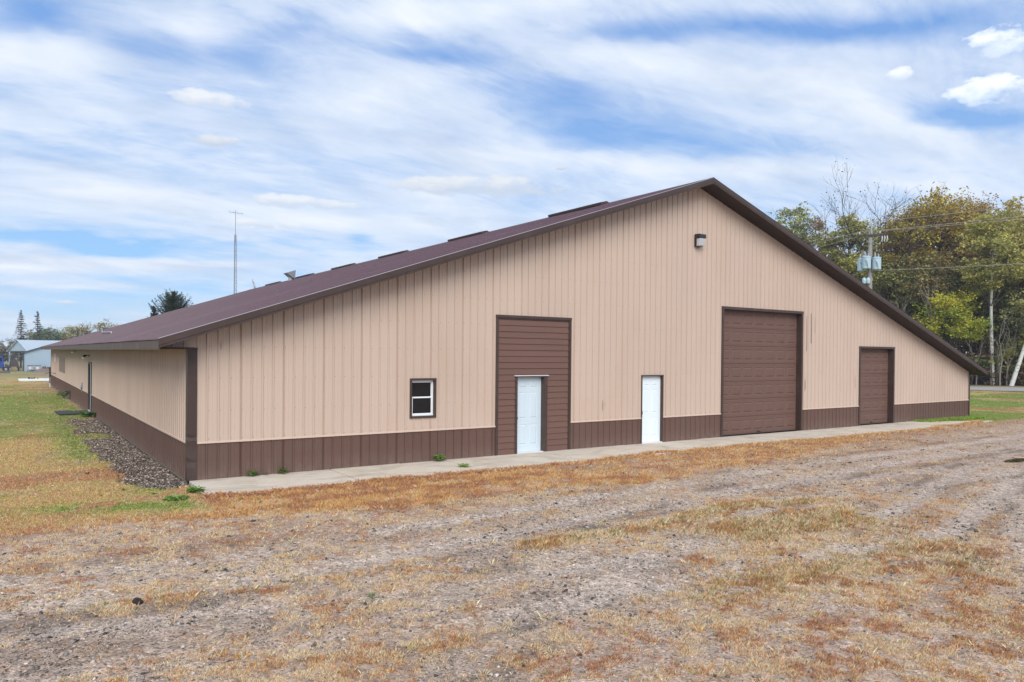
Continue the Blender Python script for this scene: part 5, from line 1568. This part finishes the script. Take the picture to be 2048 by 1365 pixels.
def treeline():
    rr = np.random.default_rng(15)
    n = 26000
    x = rr.uniform(-260, 420, n); y = 330+rr.uniform(0, 40, n)+.1*x
    z = ZF-1+rr.uniform(0, 1, n)**.8*(5+4.5*fbm(x, y*0, 22, 5, 4))
    hue = fbm(x, z, 14, 8, 3)
    c = np.where((hue > .52)[:, None], np.array((.14, .12, .07)), np.array((.09, .10, .06)))*rr.uniform(.7, 1.3, (n, 1))
    V, F, Cq = leaf_quads(np.stack([x, y, z], -1), 1.5, c, rr)
    tagit(link('far_treeline', np_mesh('far_treeline', V, F, LEAF, Cq)), 'hazy line of far trees on the horizon', 'trees', None, 'stuff')
treeline()

def build_sheds():
    # back shed: gable end turned to the left, long pale roof facing us
    a = empty('pale_shed', (1.95, 198, ZF), R(24), 'pale blue metal shed with a white roof and an open bay on its left', 'shed')
    Wd, Ln, He, Hr = 9.4, 26, 4.55, 7.15       # gable along local y, ridge along local x
    MB().add([(0, 0, He), (0, Wd, He), (0, Wd/2, Hr)], [(0, 1, 2)]).add([(.12, 0, He), (.12, Wd, He), (.12, Wd/2, Hr)], [(0, 2, 1)]).box(0, .2, -.0, .4, 0, He).box(0, .2, Wd-.4, Wd, 0, He).build('gable', SHEDW, a, recalc=False)
    rf = MB()
    for s in (0, 1):
        y0 = -.4 if s == 0 else Wd+.4; z0 = He-.2
        rf.add([(-.4, y0, z0), (Ln, y0, z0), (Ln, Wd/2, Hr+.08), (-.4, Wd/2, Hr+.08), (-.4, y0, z0-.12), (Ln, y0, z0-.12), (Ln, Wd/2, Hr-.04), (-.4, Wd/2, Hr-.04)],
               [(0, 1, 2, 3), (4, 7, 6, 5), (0, 4, 5, 1), (1, 5, 6, 2), (0, 3, 7, 4)])
    rf.build('roof', SHEDR, a)
    MB().box(9, Ln, 0.02, .2, 0, He-.25).box(9, Ln, Wd-.2, Wd, 0, He-.25).box(8.8, 9.0, 0, Wd, 0, He-.2).build('wall', SHEDW, a)
    for (x, y) in ((0.1, .15), (0.1, Wd-.2), (4.5, .1), (4.5, Wd-.2)):
        MB().box(x-.12, x+.12, y-.12, y+.12, 0, He-.3).build('post', SHEDW, a)
    MB().box(-.42, -.36, -.4, Wd/2, He-.32, He-.2).build('trim', SHEDT, a) if False else None
    # front shed: broad low gable end facing us
    b = empty('blue_shed', (.72, 186, ZF), R(-2), 'broad light blue metal shed with dark edge trim behind the long barn', 'shed')
    X1 = 22; xr = 11; He, Hr = 4.3, 8.1
    w_ = MB().prism([(0, 0), (X1, 0), (X1, He), (xr, Hr), (0, He)], 'y', 0, 14).build('wall', SHEDW, b)
    for s in (0, 1):
        x0 = -.35 if s == 0 else X1+.35
        MB().add([(x0, -.4, He-.1), (xr, -.4, Hr+.1), (xr, 14.4, Hr+.1), (x0, 14.4, He-.1), (x0, -.4, He-.24), (xr, -.4, Hr-.04), (xr, 14.4, Hr-.04), (x0, 14.4, He-.24)],
                 [(0, 1, 2, 3), (4, 7, 6, 5), (0, 4, 5, 1), (3, 2, 6, 7), (0, 3, 7, 4)]).build('roof', SHEDR, b)
        MB().add([(x0, -.46, He-.05), (xr, -.46, Hr+.15), (xr, -.46, Hr-.1), (x0, -.46, He-.3), (x0, -.41, He-.05), (xr, -.41, Hr+.15), (xr, -.41, Hr-.1), (x0, -.41, He-.3)],
                 [(0, 3, 2, 1), (4, 5, 6, 7), (0, 1, 5, 4), (3, 7, 6, 2)]).build('trim', SHEDT, b)
    MB().box(-.10, .14, -.1, .12, 0, He-.2).build('corner_trim', SHEDT, b)
    for x in (6.2, 7.2):
        wd = MB().box(x-.52, x+.48, -.06, -.002, 1.45, 2.6).build('window', VIN, b)
        MB().box(x-.38, x+.34, -.09, -.061, 1.6, 2.45).build('pane', GLASS, wd)
build_sheds()

def wheel(parent, x, y, z, r, w, name='wheel'):
    o = MB().tube([(x, y-w/2, z), (x, y-w*.35, z), (x, y+w*.35, z), (x, y+w/2, z)], [r*.9, r, r, r*.9], 16).build(name, TYRE, parent)
    MB().tube([(x, y-w/2-.02, z), (x, y+w/2+.02, z)], r*.5, 12).build('rim', GALV, o)
    return o

def build_yard_things():
    # truck tractor facing right
    t = empty('semi_truck', (-6.3, 186, ZF), R(4), 'dark blue truck tractor parked at the left edge in front of the sheds', 'truck')
    c = MB().prism([(.2, .95), (3.3, .95), (3.3, 2.1), (3.15, 3.2), (2.7, 3.55), (.2, 3.6)], 'y', -1.15, 1.15).build('cab', BLUE, t)
    MB().prism([(2.2, 2.2), (3.0, 2.2), (2.88, 3.0), (2.2, 3.05)], 'y', -1.17, -1.151).build('side_window', GLASS, c)
    MB().prism([(3.3, .95), (4.6, .95), (4.6, 1.3), (3.3, 1.75)], 'y', -.9, .9).build('hood', MACH, t)
    MB().box(-3.0, 4.7, -.45, .45, .75, .95).build('chassis', MACH, t)
    MB().tube([(3.5, -1.05, 1.0), (3.5, -1.05, 2.1)], .07, 8).build('exhaust', GALV, t)
    MB().cbox(3.75, 3.95, -1.3, -1.05, 1.9, 2.35, .02).build('mirror', GALV, t)
    for x in (-2.3, -.9, .9, 3.7):
        for y in (-1.05, 1.05): wheel(t, x, y, .52, .52, .3)
    MB().prism([(-.1, .5), (1.9, .5), (1.9, .95), (-.1, .95)], 'y', -1.1, -.6).build('fuel_tank', GALV, t)
    # loader in the open bay
    l = empty('loader', (-1.05, 190, ZF), R(0), 'dark machine with raised mast standing in the open shed bay', 'machine')
    MB().prism([(-.9, .7), (1.05, .7), (.85, 1.9), (.35, 2.6), (-.7, 2.7)], 'y', -1.1, 1.1).build('body', MACH, l)
    m_ = MB()
    for x in (-.75, .7): m_.box(x-.06, x+.06, -.7, -.58, 2.6, 3.45)
    m_.box(-.85, .8, -.75, -.55, 3.4, 3.52).box(-.85, .8, -.72, -.58, 2.9, 3.0)
    m_.build('guard', MACH, l)
    MB().box(-.06, .06, -.1, .1, 2.6, 4.3).build('mast', MACH, l)
    MB().box(-.55, .55, -1.3, -1.12, .25, .95).build('counterweight', YELM, l)
    for x in (-.95, .95): 
        for y in (-.7, .8):
            MB().tube([(x-.15, y, .5), (x+.15, y, .5)], .5, 14).build('wheel', TYRE, l)
    # wheeled tanks
    for i, (x, lab) in enumerate(((2.0, 'left grey tank on a low frame against the blue shed'), (3.4, 'right grey tank on a low frame against the blue shed'))):
        k = empty('grey_tank', (x, 184.6, ZF), 0, lab, 'tank')
        MB().prism([(-.62, .35), (.62, .35), (.62, 1.15), (.45, 1.25), (-.45, 1.25), (-.62, 1.15)], 'y', -.5, .5).build('tank', GALV, k)
        MB().box(-.66, .66, -.55, .55, 1.26, 1.36).build('lid', MACH, k)
        MB().box(-.28, .16, -.53, -.505, .6, .95).build('plate', WHITEP, k)
        for xx in (-.5, .5):
            for yy in (-.42, .42): MB().box(xx-.06, xx+.06, yy-.06, yy+.06, 0, .34).build('leg', MACH, k)
    prof = [(.28, 0), (.30, .03), (.30, .30), (.315, .32), (.30, .34), (.30, .58), (.315, .6), (.30, .62), (.30, .86), (.28, .9)]
    for i, (x, mt, lab, g) in enumerate(((4.65, REDD, 'taller dull red drum beside the tanks', 1.25), (5.45, REDD, 'shorter dull red drum between the taller one and the blue drum', 1.1), (6.15, BLUD, 'blue drum standing by the shed wall', 1.15), (6.75, WHITEP, 'white drum at the end of the row by the shed wall', .8))):
        o = MB().lathe((0, 0, 0), [(a*1.15, b*g) for a, b in prof], 14).build('drum', mt, None, (x, 184.4, ZF), smooth=False)
        tagit(o, lab, 'drum')
    o = MB()
    prof = [(2.6, 0), (2.1, .22), (1.3, .55), (.6, .78), (.1, .85)]
    o.lathe((0, 0, 0), prof, 22)
    rr = random.Random(3); o.v = [(x*(1+rr.uniform(-.08, .08)), y*(1+rr.uniform(-.08, .08)), z*(1+rr.uniform(-.12, .12))) for x, y, z in o.v]
    tagit(o.build('gravel_pile', noisy('brown_gravel_heap', (.20, .14, .11), .95, .3, 3, 30, .6), None, (4.3, 176, float(hgt(4.3, 176, False))-.05), smooth=True), 'low brown heap of gravel before the blue shed', 'gravel pile')
    s = empty('timber_stack', (-4.0, 150, float(hgt(-4, 150, False))), R(3), 'low dark stack of timber lying at the left edge of the far field', 'timber')
    for k in range(3):
        for j in range(4):
            MB().cbox(-2.4+.1*(j % 2), 1.9+.1*(k % 2), -.7+.35*j, -.7+.35*j+.3, .22*k, .22*k+.2, .015).build('beam', noisy('grey_timber', (.15, .12, .11), .9, .2) if 'grey_timber' not in MT else MT['grey_timber'], s)
build_yard_things()

# lattice radio mast
def radio_mast():
    x0, y0 = 20.58, 80.44
    GALV = noisy('dark_mast_steel', (.06, .06, .06), .6, .1)
    t = empty('radio_mast', (x0, y0, float(hgt(x0, y0, False))), 0, 'thin lattice radio mast with an antenna on top rising behind the roof', 'mast')
    H = 17.3
    A = [(.25*math.cos(a), .25*math.sin(a)) for a in (R(90), R(210), R(330))]
    B = [(.15*math.cos(a), .15*math.sin(a)) for a in (R(90), R(210), R(330))]
    def P(i, z):
        f = z/H; return (A[i][0]*(1-f)+B[i][0]*f, A[i][1]*(1-f)+B[i][1]*f, z)
    for i in range(3): MB().tube([P(i, 0), P(i, H)], .017, 6).build('leg', GALV, t)
    m_ = MB(); z = 0; k = 0
    while z < H-.4:
        for i in range(3):
            j = (i+1) % 3
            m_.tube([P(i, z), P(j, z)], .012, 4, cap=False)
            m_.tube([P(i, z), P(j, z+.4)] if k % 2 else [P(j, z), P(i, z+.4)], .011, 4, cap=False)
        z += .4; k += 1
    o = m_.build('bracing', GALV, t, recalc=False)
    MB().tube([(0, 0, H-1), (0, 0, H+3.0)], .022, 6).build('pole', GALV, t)
    an = MB()
    an.tube([(-.65, .25, H+2.75), (.75, -.25, H+2.6)], .018, 5)
    for f in (0, .33, .66, 1.0):
        x = -.65+1.4*f; y = .25-.5*f; z = H+2.75-.15*f
        an.tube([(x-.12, y-.35, z+.02), (x+.12, y+.35, z-.02)], .012, 4)
        an.tube([(x, y, z-.02), (x, y, z+.22)], .010, 4)
    an.build('antenna', GALV, t)
radio_mast()

# utility pole with transformers
def utility_pole():
    x0, y0 = 48.52, 13.75
    t = empty('utility_pole', (x0, y0, 0), 0, 'weathered utility pole with three pale transformers behind the right roof slope', 'utility pole')
    MB().tube([(0, 0, -.5), (0.02, 0, 6), (0, 0, 11.85)], [.19, .165, .135], 14).build('pole', WOODP, t, smooth=True)
    u = Vector((.52, -.854, 0)); v = Vector((.854, .52, 0))        # across the view, away
    def rot(o): o.rotation_euler = (0, 0, math.atan2(u.y, u.x)); return o
    arm = rot(MB().cbox(-.80, 1.15, -.21, -.11, 11.50, 11.62, .008).build('crossarm', noisy('dark_crossarm_wood', (.07, .055, .045), .8, .2), t))
    pin = MB().tube([(0.04, -.14, 11.7), (.05, -.16, 12.35)], .045, 8)
    rot(pin.build('top_pin', GALV, t))
    for (x, z) in ((.05, 12.33), (-.72, 11.64), (.62, 11.64)):
        rot(MB().lathe((x, -.16, z), [(.02, 0), (.025, .05), (.075, .06), (.05, .10), (.07, .12), (.035, .17)], 10).build('insulator', PORC, t))
    rot(MB().tube([(-.55, -.15, 11.5), (0, -.16, 10.95)], .018, 5).tube([(.55, -.15, 11.5), (0, -.16, 10.95)], .018, 5).build('brace', GALV, t))
    for x in (.75, .92, 1.08):
        rot(MB().tube([(x, -.16, 11.46), (x+.03, -.24, 11.32), (x-.02, -.25, 11.05)], [.03, .04, .025], 6).build('fuse_cutout', PORC, t))
    for i, (x, y, z) in enumerate(((-.55, -.05, 9.0), (-.24, -.42, 9.12), (.42, -.22, 9.05))):
        c = MB().lathe((x, y, z), [(.24, -.02), (.285, 0), (.30, .03), (.30, .78), (.32, .80), (.32, .84), (.20, .90), (.05, .93)], 20).build('transformer', XFMR, t, smooth=False)
        rot(c)
        for (dx, dy, h) in ((-.10, 0, .36), (.12, .05, .28)):
            rot(MB().lathe((x+dx, y+dy, z+.86), [(.05, 0), (.05, .04), (.075, .06), (.05, .10), (.07, .14), (.045, .18), (.06, .22), (.03, h)], 10).build('bushing', GALV, c)) if False else \
                MB().lathe((x+dx, y+dy, z+.86), [(.05, 0), (.05, .04), (.075, .06), (.05, .10), (.07, .14), (.045, .18), (.06, .22), (.03, h)], 10).build('bushing', GALV, c)
        MB().cbox(x-.05, x+.05, y-.32, y-.29, z+.2, z+.5, .005).build('nameplate', GALV, c)
        MB().tube([(x-.1, y-.31, z+.62), (x+.02, y-.36, z+.45), (x+.12, y-.33, z-.02)], .012, 5).build('lead', BLK, c)
    for x in (-.38, -.12):
        rot(MB().lathe((x, -.28, 8.05), [(.10, 0), (.13, .05), (.15, .25), (.12, .38), (.04, .45)], 12).build('meter_can', XFMR, t))
    rot(MB().tube([(.14, -.12, 10.9), (.2, -.2, 10.3), (.16, -.14, 9.9)], .012, 5).tube([(-.3, -.3, 9.0), (-.2, -.3, 8.6), (-.2, -.25, 8.4)], .014, 5).build('jumper', BLK, t))
    base = Vector((x0, y0, 0))
    def w(px, py, z): return base+u*px+Vector((-u.y, u.x, 0))*py+Vector((0, 0, z))
    lines = [((.05, -.16, 12.52), (-1.0, -60, .2), (14, 60, -.6), 'top power line running from the pole head'),
             ((-.72, -.16, 11.83), (0, -60, .4), (13, 60, -.2), 'second power line from the left end of the crossarm'),
             ((.62, -.16, 11.83), (1, -60, -.1), (15, 60, -.6), 'third power line from the right part of the crossarm'),
             ((.1, -.2, 8.98), (-.5, -60, .2), (14, 60, -.4), 'lowest power line leaving below the transformers')]
    for (p, da, db, lab) in lines:
        c = w(*p); m_ = MB()
        for d, sag in ((da, .8), (db, .9)):
            pts = []
            for i in range(25):
                f = i/24; pts.append((c.x+d[0]*f, c.y+d[1]*f, c.z+d[2]*f-sag*4*f*(1-f)))
            m_.tube(pts, .016, 5)
        tagit(m_.build('power_line', WIRE, None, recalc=False), lab, 'power line', 'power lines on the utility pole')
utility_pole()

# ------------------------------------------------------------------ haze over the far fields
def haze():
    mt = bpy.data.materials.new('thin_haze'); mt.use_nodes = True
    nt = mt.node_tree; nt.nodes.clear()
    v = nt.nodes.new('ShaderNodeVolumePrincipled'); o = nt.nodes.new('ShaderNodeOutputMaterial')
    v.inputs['Color'].default_value = (.86, .91, 1, 1); v.inputs['Density'].default_value = HAZE
    v.inputs['Anisotropy'].default_value = .2
    nt.links.new(v.outputs[0], o.inputs['Volume'])
    b = MB().box(-520, 760, -360, 860, -6, 32).build('haze', mt)
    tagit(b, 'thin pale haze over the far fields', None, None, 'stuff')
HAZE = 0.0005
if HAZE > 0: haze()

GROUPS = {'weed': 'weeds along the barn and walk', 'drum': 'drums by the blue shed', 'grey_tank': 'grey tanks by the blue shed', 'door_mat': 'mats at the side door',
          'sapling': 'thin saplings at the edge of the woods', 'spruce_tree': 'tall thin spruces beyond the sheds', 'pine_tree': 'pines behind the barn roof',
          'far_tree': 'far trees beyond the sheds', 'orange_tree': 'far trees beyond the sheds', 'far_bare_tree': 'far bare trees beyond the sheds'}
for k in ('poplar_tree', 'bare_tree', 'shrubby_tree', 'green_tree', 'oak_tree', 'dark_tree', 'maple_tree', 'rust_tree', 'aspen_tree', 'forest_tree'): GROUPS[k] = GREENW
for o in list(COL.objects):
    if o.parent is None and 'category' in o and 'group' not in o:
        b = o.name.split('.')[0]
        if b in GROUPS: o['group'] = GROUPS[b]
